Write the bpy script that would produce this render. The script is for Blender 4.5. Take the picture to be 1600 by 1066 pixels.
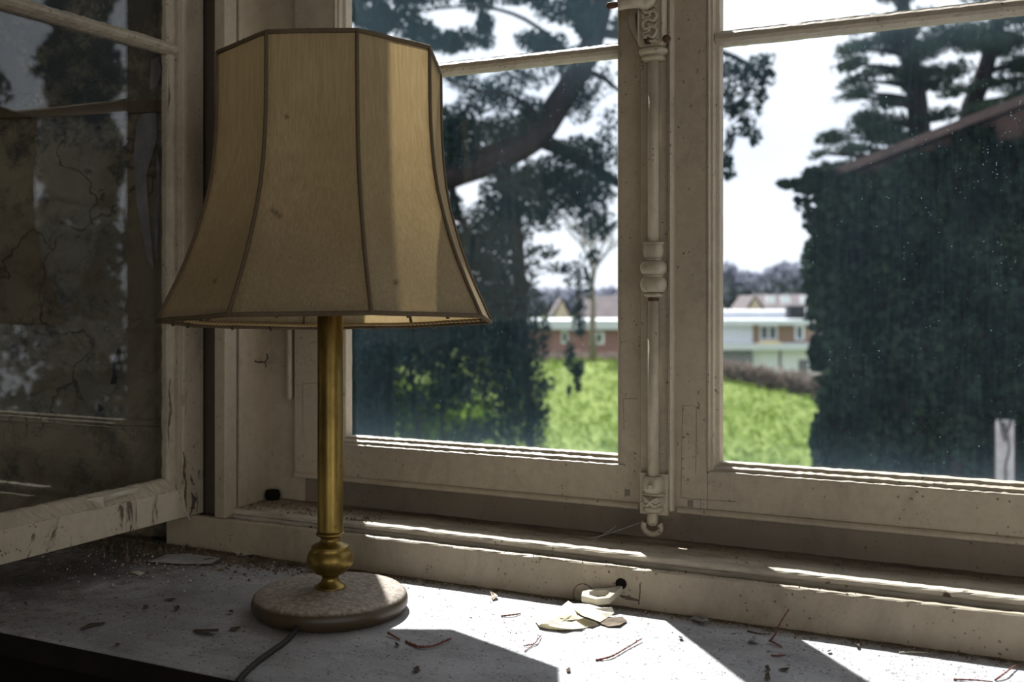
import bpy, bmesh, math, random
import numpy as np
from mathutils import Vector, Matrix
random.seed(7); rng = np.random.default_rng(7)
sc = bpy.context.scene
for o in list(bpy.data.objects): bpy.data.objects.remove(o)
COL = sc.collection

# ------------------------------------------------------------------ camera
FPX = 1650.0; H = 0.342; TH = math.atan2(813, 1650)
CR = Vector((math.cos(TH), math.sin(TH), 0)); CF = Vector((-math.sin(TH), math.cos(TH), 0)); CU = Vector((0, 0, 1))
CAM = Vector((0, 0, H))
cam = bpy.data.cameras.new('camera'); cam_o = bpy.data.objects.new('camera', cam); COL.objects.link(cam_o)
cam_o.location = CAM; cam_o.rotation_euler = (math.pi/2, 0, TH)
cam.sensor_width = 36; cam.lens = 36*FPX/1600; cam.shift_y = -69/1600
cam.clip_start = 0.02; cam.clip_end = 2000
cam.dof.use_dof = True; cam.dof.focus_distance = 1.16; cam.dof.aperture_fstop = 6.0
sc.camera = cam_o
# ------------------------------------------------------------------ light
sc.view_settings.view_transform = 'Standard'; sc.view_settings.look = 'None'
sc.view_settings.gamma = 1; sc.view_settings.use_curve_mapping = False
sc.view_settings.exposure = 0.0
SUN_EL = math.radians(48.7)
sun = bpy.data.lights.new('sun', 'SUN'); sun.energy = 14.5; sun.angle = math.radians(0.7); sun.color = (1, 0.95, 0.87)
sun_o = bpy.data.objects.new('sun', sun); COL.objects.link(sun_o)
hd = Vector((0.645, -0.764, 0)).normalized()
ld = Vector((hd.x*math.cos(SUN_EL), hd.y*math.cos(SUN_EL), -math.sin(SUN_EL)))
sun_o.rotation_euler = ld.to_track_quat('-Z', 'Y').to_euler(); sun_o.location = (-4, 5, 6)

w = bpy.data.worlds.new('world'); sc.world = w; w.use_nodes = True
nt = w.node_tree; nt.nodes.clear()
wo = nt.nodes.new('ShaderNodeOutputWorld'); bg = nt.nodes.new('ShaderNodeBackground')
tc = nt.nodes.new('ShaderNodeTexCoord'); mp = nt.nodes.new('ShaderNodeMapping'); mp.inputs['Scale'].default_value = (1.5, 1.5, 4)
nz = nt.nodes.new('ShaderNodeTexNoise'); nz.inputs['Scale'].default_value = 2.2; nz.inputs['Detail'].default_value = 6
cr = nt.nodes.new('ShaderNodeValToRGB')
cr.color_ramp.elements[0].position = .38; cr.color_ramp.elements[0].color = (.86, .90, .95, 1)
cr.color_ramp.elements[1].position = .58; cr.color_ramp.elements[1].color = (.97, .985, 1, 1)
nt.links.new(tc.outputs['Generated'], mp.inputs[0]); nt.links.new(mp.outputs[0], nz.inputs['Vector'])
nt.links.new(nz.outputs[0], cr.inputs[0]); nt.links.new(cr.outputs[0], bg.inputs[0]); bg.inputs[1].default_value = 1.32
nt.links.new(bg.outputs[0], wo.inputs[0])

# added fill lamps, set in two unseen openings behind the camera
def area(name, loc, rot, sx, sy, e, col=(1, .96, .9)):
    l = bpy.data.lights.new(name, 'AREA'); l.shape = 'RECTANGLE'; l.size = sx; l.size_y = sy; l.energy = e; l.color = col
    o = bpy.data.objects.new(name, l); COL.objects.link(o); o.location = loc; o.rotation_euler = rot
    return o
area('fill_right_opening', (3.02, -1.6, .65), (0, math.radians(90), 0), 1.5, 2.2, 15)
area('fill_back_opening', (1.5, -4.02, .75), (math.radians(90), 0, 0), 2.2, 1.5, 11)

# ------------------------------------------------------------------ helpers
def ray(px, py): return CR*((px-800)/FPX) + CF - CU*((py-464)/FPX)
def on(px, py, ax, v):
    d = ray(px, py); t = (v-CAM[ax])/d[ax]; return CAM + d*t
def at(px, py, D): return CAM + ray(px, py)*D

class MB:
    def __init__(s): s.v = []; s.f = []; s.sm = []
    def add(s, vs, fs, smooth=False):
        b = len(s.v); s.v += [tuple(x) for x in vs]; s.f += [tuple(i+b for i in f) for f in fs]; s.sm += [smooth]*len(fs)
    def box(s, x0, x1, y0, y1, z0, z1):
        s.add([(x0,y0,z0),(x1,y0,z0),(x1,y1,z0),(x0,y1,z0),(x0,y0,z1),(x1,y0,z1),(x1,y1,z1),(x0,y1,z1)],
              [(0,3,2,1),(4,5,6,7),(0,1,5,4),(1,2,6,5),(2,3,7,6),(3,0,4,7)])
    def obox(s, o, a, b, c):   # oriented box from corner + three edges
        P = [o, o+a, o+a+b, o+b, o+c, o+a+c, o+a+b+c, o+b+c]
        s.add(P, [(0,3,2,1),(4,5,6,7),(0,1,5,4),(1,2,6,5),(2,3,7,6),(3,0,4,7)])
    def cbox(s, px0, px1, py0, py1, D, dep):   # box facing the lens direction at distance D
        p = at(px0, py1, D); k = D/FPX
        s.obox(p, CR*((px1-px0)*k), CF*dep, CU*((py1-py0)*k))
    def prism(s, prof, axis, a, b, n=1, jit=0):  # extrude closed 2-D profile along axis (0:x,1:y)
        m = len(prof); vs = []; fs = []
        for i in range(n+1):
            t = a+(b-a)*i/n
            for (u, z) in prof:
                j = (random.uniform(-jit, jit), random.uniform(-jit, jit)) if 0 < i < n else (0, 0)
                vs.append((t, u+j[0], z+j[1]) if axis == 0 else ((u+j[0], t, z+j[1]) if axis == 1 else (u+j[0], z+j[1], t)))
        for i in range(n):
            for k in range(m):
                k2 = (k+1) % m
                fs.append((i*m+k, i*m+k2, (i+1)*m+k2, (i+1)*m+k))
        fs.append(tuple(range(m))[::-1]); fs.append(tuple(n*m+k for k in range(m)))
        s.add(vs, fs)
    def lathe(s, prof, c=(0,0,0), n=48, smooth=True, sx=1, sy=1):
        vs = []; fs = []; m = len(prof)
        for i in range(n):
            a = 2*math.pi*i/n
            for r, z in prof: vs.append((c[0]+r*math.cos(a)*sx, c[1]+r*math.sin(a)*sy, c[2]+z))
        for i in range(n):
            j = (i+1) % n
            for k in range(m-1): fs.append((i*m+k, j*m+k, j*m+k+1, i*m+k+1))
        s.add(vs, fs, smooth)
        if prof[0][0] > 1e-6: s.add([vs[i*m] for i in range(n)][::-1], [tuple(range(n))])
        if prof[-1][0] > 1e-6: s.add([vs[i*m+m-1] for i in range(n)], [tuple(range(n))])
    def tube(s, pts, r, n=8, smooth=True):
        pts = [Vector(p) for p in pts]; m = len(pts)
        rs = r if isinstance(r, (list, tuple)) else [r]*m
        vs = []; fs = []; up = None
        for i, p in enumerate(pts):
            t = (pts[min(i+1, m-1)]-pts[max(i-1, 0)])
            t = t.normalized() if t.length > 1e-9 else Vector((0, 0, 1))
            if up is None: up = t.orthogonal().normalized()
            u = (up-t*up.dot(t)); u = u.normalized() if u.length > 1e-6 else t.orthogonal().normalized(); up = u
            v = t.cross(u)
            for k in range(n):
                a = 2*math.pi*k/n; vs.append(p+(u*math.cos(a)+v*math.sin(a))*rs[i])
        for i in range(m-1):
            for k in range(n):
                k2 = (k+1) % n; fs.append((i*n+k, i*n+k2, (i+1)*n+k2, (i+1)*n+k))
        fs.append(tuple(range(n))[::-1]); fs.append(tuple((m-1)*n+k for k in range(n)))
        s.add(vs, fs, smooth)
    def build(s, name, mat, parent=None, bevel=0, seg=2):
        me = bpy.data.meshes.new(name); me.from_pydata(s.v, [], s.f); me.update()
        bm = bmesh.new(); bm.from_mesh(me); bmesh.ops.recalc_face_normals(bm, faces=bm.faces); bm.to_mesh(me); bm.free()
        me.polygons.foreach_set('use_smooth', s.sm)
        me.materials.append(mat); o = bpy.data.objects.new(name, me); COL.objects.link(o)
        if parent: o.parent = parent
        if bevel:
            b = o.modifiers.new('bevel', 'BEVEL'); b.width = bevel; b.segments = seg; b.limit_method = 'ANGLE'; b.angle_limit = math.radians(40)
        return o
def smooth(pts, n=6):
    out = []
    for i in range(len(pts)-1):
        p_ = [pts[max(i-1, 0)], pts[i], pts[i+1], pts[min(i+2, len(pts)-1)]]
        for s_ in range(n):
            u = s_/n; out.append(.5*((2*p_[1])+(p_[2]-p_[0])*u+(2*p_[0]-5*p_[1]+4*p_[2]-p_[3])*u*u+(3*p_[1]-p_[0]-3*p_[2]+p_[3])*u**3))
    out.append(pts[-1]); return out
def quads(name, P, mat, parent=None):   # P: (n,4,3) array
    n = len(P); me = bpy.data.meshes.new(name)
    me.vertices.add(n*4); me.vertices.foreach_set('co', P.astype(np.float32).ravel())
    me.loops.add(n*4); me.loops.foreach_set('vertex_index', np.arange(n*4, dtype=np.int32))
    me.polygons.add(n); me.polygons.foreach_set('loop_start', np.arange(0, n*4, 4, dtype=np.int32))
    me.polygons.foreach_set('loop_total', np.full(n, 4, dtype=np.int32))
    me.update(calc_edges=True); me.validate()
    me.materials.append(mat); o = bpy.data.objects.new(name, me); COL.objects.link(o)
    if parent: o.parent = parent
    return o
def leafcloud(C, L, W, droop=0.0, up=False):
    """C (n,3) centres; elongated leaf quads of length L, width W with random directions"""
    n = len(C); d = rng.normal(size=(n, 3)); d[:, 2] -= droop; 
    if up: d[:, 2] = np.abs(d[:, 2])
    d /= np.linalg.norm(d, axis=1)[:, None]
    e = rng.normal(size=(n, 3)); e -= (e*d).sum(1)[:, None]*d; e /= np.linalg.norm(e, axis=1)[:, None]
    l = (L*rng.uniform(.6, 1.3, n))[:, None]; ww = (W*rng.uniform(.6, 1.3, n))[:, None]
    return np.stack([C-d*l/2, C+e*ww/2, C+d*l/2, C-e*ww/2], 1)
def blob(c, r, n, hollow=0.0):
    d = rng.normal(size=(n, 3)); d /= np.linalg.norm(d, axis=1)[:, None]
    q = rng.uniform(hollow, 1, n)[:, None]**(1/2.2)
    return np.array(c)+d*q*np.array(r)
def camblob(px, py, rx, ry, D, dep, n):
    """ellipsoid cloud of points around a place at distance D; radii in picture-scale at that distance"""
    k = D/FPX; d = rng.normal(size=(n, 3)); d /= np.linalg.norm(d, axis=1)[:, None]
    q = rng.uniform(0, 1, n)[:, None]**(1/2.0); d = d*q
    c = np.array(at(px, py, D))
    return c + d[:, :1]*rx*k*np.array(CR) + d[:, 1:2]*dep*np.array(CF) + d[:, 2:]*ry*k*np.array((0, 0, 1))
def empty(name, loc=(0, 0, 0)):
    o = bpy.data.objects.new(name, None); COL.objects.link(o); o.location = loc; o.empty_display_size = .05; return o
def tag(o, label=None, cat=None, group=None, kind=None):
    for k, v in (('label', label), ('category', cat), ('group', group), ('kind', kind)):
        if v: o[k] = v
    return o
def setp(o, parent):     # parent while keeping world placement (identity-rotated parents only)
    o.parent = parent; o.matrix_parent_inverse = Matrix.Translation(-Vector(parent.location)); return o

# ------------------------------------------------------------------ materials
class NT:
    def __init__(s, name):
        s.m = bpy.data.materials.new(name); s.m.use_nodes = True; s.t = s.m.node_tree; s.t.nodes.clear()
        s.out = s.n('OutputMaterial'); s.tc = s.n('TexCoord')
    def n(s, t, **k):
        x = s.t.nodes.new('ShaderNode'+t)
        for a, b in k.items():
            if hasattr(x, a): setattr(x, a, b)
            else: x.inputs[a.replace('_', ' ')].default_value = b
        return x
    def l(s, a, b): s.t.links.new(a, b)
    def vec(s, scale=(1, 1, 1), loc=(0, 0, 0)):
        m = s.n('Mapping'); m.inputs['Scale'].default_value = scale; m.inputs['Location'].default_value = loc
        s.l(s.tc.outputs['Object'], m.inputs[0]); return m.outputs[0]
    def noise(s, sc_, det=4, vec=None, rough=.55, dist=0):
        x = s.n('TexNoise'); x.inputs['Scale'].default_value = sc_; x.inputs['Detail'].default_value = det
        x.inputs['Roughness'].default_value = rough; x.inputs['Distortion'].default_value = dist
        s.l(vec if vec is not None else s.vec(), x.inputs['Vector']); return x.outputs[0]
    def ramp(s, fac, p0, p1, c0=(0, 0, 0, 1), c1=(1, 1, 1, 1)):
        x = s.n('ValToRGB'); e = x.color_ramp.elements
        e[0].position = p0; e[1].position = p1; e[0].color = c0; e[1].color = c1; s.l(fac, x.inputs[0]); return x.outputs[0]
    def math(s, op, a, b=None):
        x = s.n('Math'); x.operation = op
        for i, v in enumerate((a, b)):
            if v is None: continue
            if isinstance(v, (int, float)): x.inputs[i].default_value = v
            else: s.l(v, x.inputs[i])
        return x.outputs[0]
    def mix(s, fac, a, b, mode='MIX'):
        x = s.n('MixRGB'); x.blend_type = mode
        for i, v in enumerate((fac, a, b)):
            if isinstance(v, (int, float)): x.inputs[i].default_value = v
            elif isinstance(v, tuple): x.inputs[i].default_value = v if len(v) == 4 else v+(1,)
            else: s.l(v, x.inputs[i])
        return x.outputs[0]
    def bump(s, h, strength=.3, dist=.002):
        x = s.n('Bump'); x.inputs['Strength'].default_value = strength; x.inputs['Distance'].default_value = dist
        s.l(h, x.inputs['Height']); return x.outputs[0]
    def sep(s):
        x = s.n('SeparateXYZ'); s.l(s.tc.outputs['Object'], x.inputs[0]); return x.outputs
    def princ(s, col, rough=.6, metal=0, bump=None, spec=.5, **kw):
        p = s.n('BsdfPrincipled')
        for nm, v in (('Base Color', col), ('Roughness', rough), ('Metallic', metal), ('Specular IOR Level', spec)):
            if isinstance(v, (int, float)): p.inputs[nm].default_value = v
            elif isinstance(v, tuple): p.inputs[nm].default_value = v if len(v) == 4 else v+(1,)
            else: s.l(v, p.inputs[nm])
        if bump is not None: s.l(bump, p.inputs['Normal'])
        return p
    def done(s, sh): s.l(sh.outputs[0] if hasattr(sh, 'outputs') else sh, s.out.inputs[0]); return s.m

def specks(t, scale, thr, vec=None, wob=.35):
    """sparse irregular specks"""
    v = t.n('TexVoronoi'); v.inputs['Scale'].default_value = scale
    base = vec if vec is not None else t.vec()
    wn = t.n('TexNoise'); wn.inputs['Scale'].default_value = scale*2.2; wn.inputs['Detail'].default_value = 2; t.l(base, wn.inputs['Vector'])
    vm = t.n('VectorMath'); vm.operation = 'MULTIPLY_ADD'; t.l(wn.outputs[1], vm.inputs[0]); k = .9/scale; vm.inputs[1].default_value = (k, k, k); t.l(base, vm.inputs[2])
    t.l(vm.outputs[0], v.inputs['Vector'])
    rnd = t.n('SeparateXYZ'); t.l(v.outputs['Color'], rnd.inputs[0])
    gate = t.math('MULTIPLY', t.ramp(t.noise(scale*.12, 3, vec), .47, .60), t.ramp(rnd.outputs[0], .55, .75))
    d = t.ramp(v.outputs['Distance'], thr*.5, thr, (1, 1, 1, 1), (0, 0, 0, 1))
    return t.math('MULTIPLY', d, gate)

def old_paint(name, base, dirt=(.10, .075, .05), amt=.5, grain=(1, 1, 1), spec=.35, rough=.55, crack=False):
    t = NT(name)
    big = t.ramp(t.noise(6, 6, t.vec(grain), .62), .38, .72)
    fine = t.ramp(t.noise(75, 6, None, .7), .42, .75)
    c = t.mix(t.math('MULTIPLY', big, amt*.55), base, tuple(b*.62 for b in base))
    c = t.mix(t.math('MULTIPLY', fine, amt*.30), c, tuple(d*2.2 for d in dirt))
    sp = specks(t, 170, .26); sp2 = specks(t, 70, .17, t.vec((1.6, 1.6, .8)))
    sc_ = t.ramp(t.noise(30, 8, t.vec((1, 1, .35)), .8, 1.5), .66, .71)
    rub = t.ramp(t.noise(17, 9, t.vec((1, 1, .6), (2, 7, 1)), .78, .6), .50, .68)
    c = t.mix(t.math('MULTIPLY', rub, min(1, amt*.45)), c, tuple(b*.45 for b in base))
    m = t.math('MAXIMUM', t.math('MAXIMUM', sp, sp2), t.math('MULTIPLY', sc_, .8))
    c = t.mix(t.math('MULTIPLY', m, min(1, amt*1.5)), c, dirt)
    hgt = t.math('ADD', t.math('ADD', t.math('MULTIPLY', t.noise(45, 6, None, .65), .7), t.math('MULTIPLY', t.noise(260, 3), .35)), t.math('MULTIPLY', m, -.5))
    if crack:
        cn = t.ramp(t.noise(14, 9, t.vec((1, 1, .45)), .75, 2.0), .565, .60)
        z = t.sep()[2]
        low = t.ramp(z, 0.03, .26, (1, 1, 1, 1), (.12, .12, .12, 1))
        cn = t.math('MULTIPLY', cn, low)
        c = t.mix(cn, c, (.075, .05, .035)); hgt = t.math('ADD', hgt, t.math('MULTIPLY', cn, -2.5))
    return t.done(t.princ(c, rough, 0, t.bump(hgt, .45, .0016), spec))

M = {}
M['paint'] = old_paint('aged cream gloss paint', (.445, .378, .280), amt=.9)
M['paint_dirt_shade'] = old_paint('grimy shaded cream paint', (.22, .185, .14), amt=1.2, grain=(.5, 1, 1))  # dirt plus the recessed frame foot's shade put into the colour
M['paint_peel'] = old_paint('peeling cream paint', (.51, .445, .345), amt=.8, crack=True)
M['bead'] = old_paint('worn putty bead', (.40, .345, .26), amt=1.0)
M['metal_paint'] = old_paint('painted iron fitting', (.49, .425, .315), amt=1.1, spec=.6, rough=.42)
M['dark_gap'] = old_paint('dark rebate', (.10, .078, .058), amt=.6)

def m_ledge():
    t = NT('ledge paint with grime')
    y = t.sep()[1]
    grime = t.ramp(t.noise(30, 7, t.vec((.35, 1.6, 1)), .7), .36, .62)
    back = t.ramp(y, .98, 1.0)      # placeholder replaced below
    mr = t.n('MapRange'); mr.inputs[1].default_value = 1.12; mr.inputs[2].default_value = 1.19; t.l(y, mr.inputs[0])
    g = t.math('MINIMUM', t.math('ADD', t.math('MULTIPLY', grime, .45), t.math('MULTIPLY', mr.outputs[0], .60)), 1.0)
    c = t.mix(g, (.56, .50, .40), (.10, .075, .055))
    sp = t.math('MAXIMUM', specks(t, 110, .24), specks(t, 46, .18))
    c = t.mix(sp, c, (.07, .05, .035))
    return t.done(t.princ(c, .75, 0, t.bump(t.noise(120, 6), .5, .0015), .25))
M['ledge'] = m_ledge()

def m_board():
    t = NT('dusty grey window board')
    xyz = t.sep()
    mott = t.ramp(t.noise(9, 8, t.vec((1, 1.6, 1)), .68), .34, .70)
    c = t.mix(mott, (.26, .255, .262), (.48, .48, .495))
    fine = t.ramp(t.noise(240, 4, None, .7), .40, .68)
    c = t.mix(t.math('MULTIPLY', fine, .28), c, (.20, .19, .185))
    # brown crumbs thick along the frame foot and towards the left corner
    mr = t.n('MapRange'); mr.inputs[1].default_value = 1.03; mr.inputs[2].default_value = 1.098; t.l(xyz[1], mr.inputs[0])
    ml = t.n('MapRange'); ml.inputs[1].default_value = -.72; ml.inputs[2].default_value = -1.02; t.l(xyz[0], ml.inputs[0])
    back = t.math('POWER', mr.outputs[0], 3.0)
    lm = t.math('MULTIPLY', ml.outputs[0], t.math('ADD', t.math('MULTIPLY', mr.outputs[0], .8), .50))
    cov = t.math('ADD', t.math('MULTIPLY', back, .8), t.math('MULTIPLY', lm, 1.0))
    nn = t.noise(55, 8, None, .75)
    msk = t.ramp(t.math('ADD', t.math('MULTIPLY', cov, .42), nn), .66, .80)
    c = t.mix(msk, c, t.mix(t.noise(160, 3), (.06, .045, .032), (.22, .17, .13)))
    sp = t.math('MAXIMUM', t.math('MAXIMUM', specks(t, 190, .40), specks(t, 340, .44)), specks(t, 90, .26))
    c = t.mix(t.math('MULTIPLY', sp, .9), c, (.075, .06, .05))
    pf = t.math('MAXIMUM', specks(t, 130, .22, t.vec((1, 1, 1), (.37, .81, 0))), specks(t, 260, .34, t.vec((1, 1, 1), (.7, .3, 0))))
    c = t.mix(t.math('MULTIPLY', pf, .8), c, (.62, .60, .56))
    scf = t.ramp(t.noise(26, 8, t.vec((1.0, 1.7, 1), (8, 2, 0)), .75, .8), .56, .66)
    c = t.mix(t.math('MULTIPLY', scf, .45), c, (.17, .16, .155))
    # darker to the left: dirt and the shade there put into the colour
    st = t.ramp(t.noise(5, 6, t.vec((1, 1.5, 1), (3, 1, 0)), .6), .36, .62)
    c = t.mix(t.math('MULTIPLY', t.math('MULTIPLY', ml.outputs[0], .9), st), c, (.085, .078, .07))
    h = t.math('ADD', t.math('ADD', nn, t.math('MULTIPLY', t.noise(420, 3), .4)), t.math('MULTIPLY', sp, .6))
    return t.done(t.princ(c, .62, 0, t.bump(h, .55, .0018), .35))
M['board'] = m_board()
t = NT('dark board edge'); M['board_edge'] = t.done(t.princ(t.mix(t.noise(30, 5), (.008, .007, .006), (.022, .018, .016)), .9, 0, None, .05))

def m_fabric():
    t = NT('yellowed silk shade')
    warp = t.noise(1.0, 5, t.vec((420, 420, 8)), .7)
    big = t.ramp(t.noise(9, 5, t.vec((1, 1, .6)), .6), .35, .75)
    c = t.mix(big, (.47, .375, .23), (.345, .265, .155))
    c = t.mix(t.math('MULTIPLY', t.ramp(warp, .38, .66), .50), c, (.24, .175, .095))
    z = t.sep()[2]
    mr = t.n('MapRange'); mr.inputs[1].default_value = .44; mr.inputs[2].default_value = .31; t.l(z, mr.inputs[0])
    dust = t.math('MULTIPLY', mr.outputs[0], t.ramp(t.noise(190, 5, None, .7), .35, .6))
    c = t.mix(t.math('MULTIPLY', dust, .5), c, (.36, .32, .26))
    sp = specks(t, 60, .10); st = t.ramp(t.noise(28, 6, t.vec((1, 1, 1), (4.2, 0, 0)), .6, 1), .735, .76)
    sp = t.math('MAXIMUM', sp, st)
    for px, py, r_ in ((430, 333, .0042), (436, 337, .0030), (439, 174, .0014), (314, 438, .0026), (614, 441, .0026), (424, 328, .0018)):
        q_ = at(px, py, 1.00 if py > 400 else 1.035)-Vector((-.6855, .9438, 0))
        vm = t.n('VectorMath'); vm.operation = 'DISTANCE'; wq = t.n('VectorMath'); wq.operation = 'MULTIPLY_ADD'
        wn = t.n('TexNoise'); wn.inputs['Scale'].default_value = 260; t.l(t.vec(), wn.inputs['Vector']); t.l(wn.outputs[1], wq.inputs[0]); wq.inputs[1].default_value = (.006, .006, .006); t.l(t.vec(), wq.inputs[2])
        # measured across the cloth only (depth ignored)
        pr_ = t.n('VectorMath'); pr_.operation = 'DOT_PRODUCT'; pr_.inputs[1].default_value = tuple(CR); t.l(wq.outputs[0], pr_.inputs[0])
        sz = t.n('SeparateXYZ'); t.l(wq.outputs[0], sz.inputs[0]); cb = t.n('CombineXYZ'); t.l(pr_.outputs['Value'], cb.inputs[0]); t.l(sz.outputs[2], cb.inputs[1])
        fr_ = t.n('VectorMath'); fr_.operation = 'DOT_PRODUCT'; fr_.inputs[1].default_value = tuple(CF); t.l(t.vec(), fr_.inputs[0])
        front = t.math('LESS_THAN', fr_.outputs['Value'], 0.0)
        t.l(cb.outputs[0], vm.inputs[0]); vm.inputs[1].default_value = (q_.dot(CR)+.003, q_.z+.003, 0)
        sp = t.math('MAXIMUM', sp, t.math('MULTIPLY', front, t.ramp(vm.outputs['Value'], r_*.6, r_, (1, 1, 1, 1), (0, 0, 0, 1))))
    c = t.mix(t.math('MULTIPLY', sp, .8), c, (.09, .06, .035))
    bp = t.bump(t.math('ADD', warp, t.math('MULTIPLY', dust, 3.0)), .55, .0016)
    d = t.n('BsdfDiffuse'); t.l(c, d.inputs[0]); t.l(bp, d.inputs['Normal'])
    tr = t.n('BsdfTranslucent'); t.l(t.mix(1.0, c, (1.0, .90, .66), 'MULTIPLY'), tr.inputs[0])
    m = t.n('MixShader'); m.inputs[0].default_value = .27; t.l(d.outputs[0], m.inputs[1]); t.l(tr.outputs[0], m.inputs[2])
    return t.done(m)
M['fabric'] = m_fabric()
t = NT('dusty brown piping'); M['piping'] = t.done(t.princ(t.mix(t.noise(300, 3), (.085, .062, .038), (.17, .13, .085)), .9, 0, t.bump(t.noise(600, 2), .6, .001), .1))
t = NT('pale woven braid')
wv = t.n('TexWave'); wv.inputs['Scale'].default_value = 120; wv.bands_direction = 'DIAGONAL'; t.l(t.vec(), wv.inputs['Vector'])
M['braid'] = t.done(t.princ(t.mix(wv.outputs[0], (.22, .15, .07), (.50, .38, .22)), .85, 0, None, .1))

def m_brass(name, dusty=False):
    t = NT(name)
    tar = t.ramp(t.noise(22, 7, t.vec((1, 1, .5)), .65), .38, .68)
    c = t.mix(tar, (.31, .215, .06), (.115, .078, .025))
    sp = t.math('MAXIMUM', specks(t, 120, .2), t.ramp(t.noise(60, 6), .68, .74))
    c = t.mix(sp, c, (.05, .03, .015))
    rg = t.math('ADD', t.math('MULTIPLY', t.noise(40, 5), .25), .27)
    return t.done(t.princ(c, rg, .92, t.bump(t.noise(1, 3, t.vec((300, 300, 20))), .05, .0005)))
M['brass'] = m_brass('tarnished brass')
def m_base():
    t = NT('dust covered bronze base')
    g = t.n('NewGeometry'); sx = t.n('SeparateXYZ'); t.l(g.outputs['Normal'], sx.inputs[0])
    up = t.ramp(t.math('ADD', sx.outputs[2], t.math('MULTIPLY', t.noise(260, 6, None, .75), .45)), .72, 1.12)
    dust = t.mix(t.ramp(t.noise(170, 5, None, .75), .4, .62), (.21, .172, .135), (.42, .365, .31))
    c = t.mix(up, (.060, .040, .021), dust)
    rg = t.math('ADD', t.math('MULTIPLY', up, .5), .38)
    return t.done(t.princ(c, rg, 0, t.bump(t.noise(420, 5, None, .7), .35, .0008), .5))
M['base'] = m_base()
t = NT('dark rubber cord'); M['cord'] = t.done(t.princ((.022, .019, .016), .6, 0, None, .25))
t = NT('opal bulb'); M['bulb'] = t.done(t.princ((.8, .8, .78), .3))
t = NT('black hole'); M['black'] = t.done(t.princ((.010, .009, .008), .95, 0, None, .05))
t = NT('rusty iron'); M['rust'] = t.done(t.princ(t.mix(t.noise(90, 5), (.05, .028, .016), (.13, .065, .032)), .85))

def m_plaster():
    t = NT('peeling plaster with dark reflection')
    z = t.sep()[2]
    v = t.vec((1, 1, 1)); n1 = t.noise(3.2, 9, v, .68, .8)
    c = t.mix(t.ramp(n1, .36, .66), (.105, .092, .068), (.235, .200, .140))
    c = t.mix(t.ramp(t.noise(8, 8, v, .7, 1.4), .50, .70), c, (.115, .082, .045))
    lay = t.ramp(t.noise(5.5, 7, t.vec((1, 1, .8), (5, 2, 1)), .6, 2.2), .535, .555)
    lowz = t.n('MapRange'); lowz.inputs[1].default_value = .44; lowz.inputs[2].default_value = .26; t.l(z, lowz.inputs[0])
    lay = t.math('MULTIPLY', lay, lowz.outputs[0])
    c = t.mix(t.math('MULTIPLY', lay, .8), c, (.19, .165, .12))
    # dark reflection of trees painted into the plaster high up
    hi = t.n('MapRange'); hi.inputs[1].default_value = .50; hi.inputs[2].default_value = .66; t.l(z, hi.inputs[0])
    dark_refl = t.ramp(t.math('ADD', t.noise(12, 9, None, .8), t.math('MULTIPLY', hi.outputs[0], .14)), .52, .64)
    c = t.mix(t.math('MULTIPLY', dark_refl, .85), c, (.03, .034, .036))
    # thin cracks
    vo = t.n('TexVoronoi'); vo.feature = 'DISTANCE_TO_EDGE'; vo.inputs['Scale'].default_value = 3.4
    wn = t.n('TexNoise'); wn.inputs['Scale'].default_value = 9; wn.inputs['Detail'].default_value = 8
    vm = t.n('VectorMath'); vm.operation = 'MULTIPLY_ADD'; t.l(t.vec(), wn.inputs['Vector'])
    t.l(wn.outputs[1], vm.inputs[0]); vm.inputs[1].default_value = (.35, .35, .35); t.l(t.vec(), vm.inputs[2])
    t.l(vm.outputs[0], vo.inputs['Vector'])
    ck = t.math('MULTIPLY', t.ramp(vo.outputs[0], .004, .014, (1, 1, 1, 1), (0, 0, 0, 1)), t.ramp(t.noise(4, 3, t.vec((1, 1, 1), (9, 9, 9))), .5, .56))
    c = t.mix(t.math('MULTIPLY', ck, .6), c, (.03, .025, .018))
    h = t.math('ADD', t.math('ADD', t.noise(25, 8, None, .7), t.math('MULTIPLY', lay, 1.2)), t.math('MULTIPLY', ck, -2))
    return t.done(t.princ(c, .85, 0, t.bump(h, .6, .004), .2))
M['plaster'] = m_plaster()
t = NT('room plaster'); M['room'] = t.done(t.princ(t.mix(t.ramp(t.noise(2, 7), .3, .7), (.42, .38, .30), (.30, .27, .21)), .9))
t = NT('old floorboards'); wv = t.n('TexBrick'); wv.inputs['Scale'].default_value = 1.2; t.l(t.vec((1, 4, 1)), wv.inputs['Vector'])
wv.inputs['Color1'].default_value = (.16, .10, .06, 1); wv.inputs['Color2'].default_value = (.20, .13, .08, 1); wv.inputs['Mortar'].default_value = (.04, .03, .02, 1); wv.inputs['Mortar Size'].default_value = .008
M['floor'] = t.done(t.princ(wv.outputs[0], .7))

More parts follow.
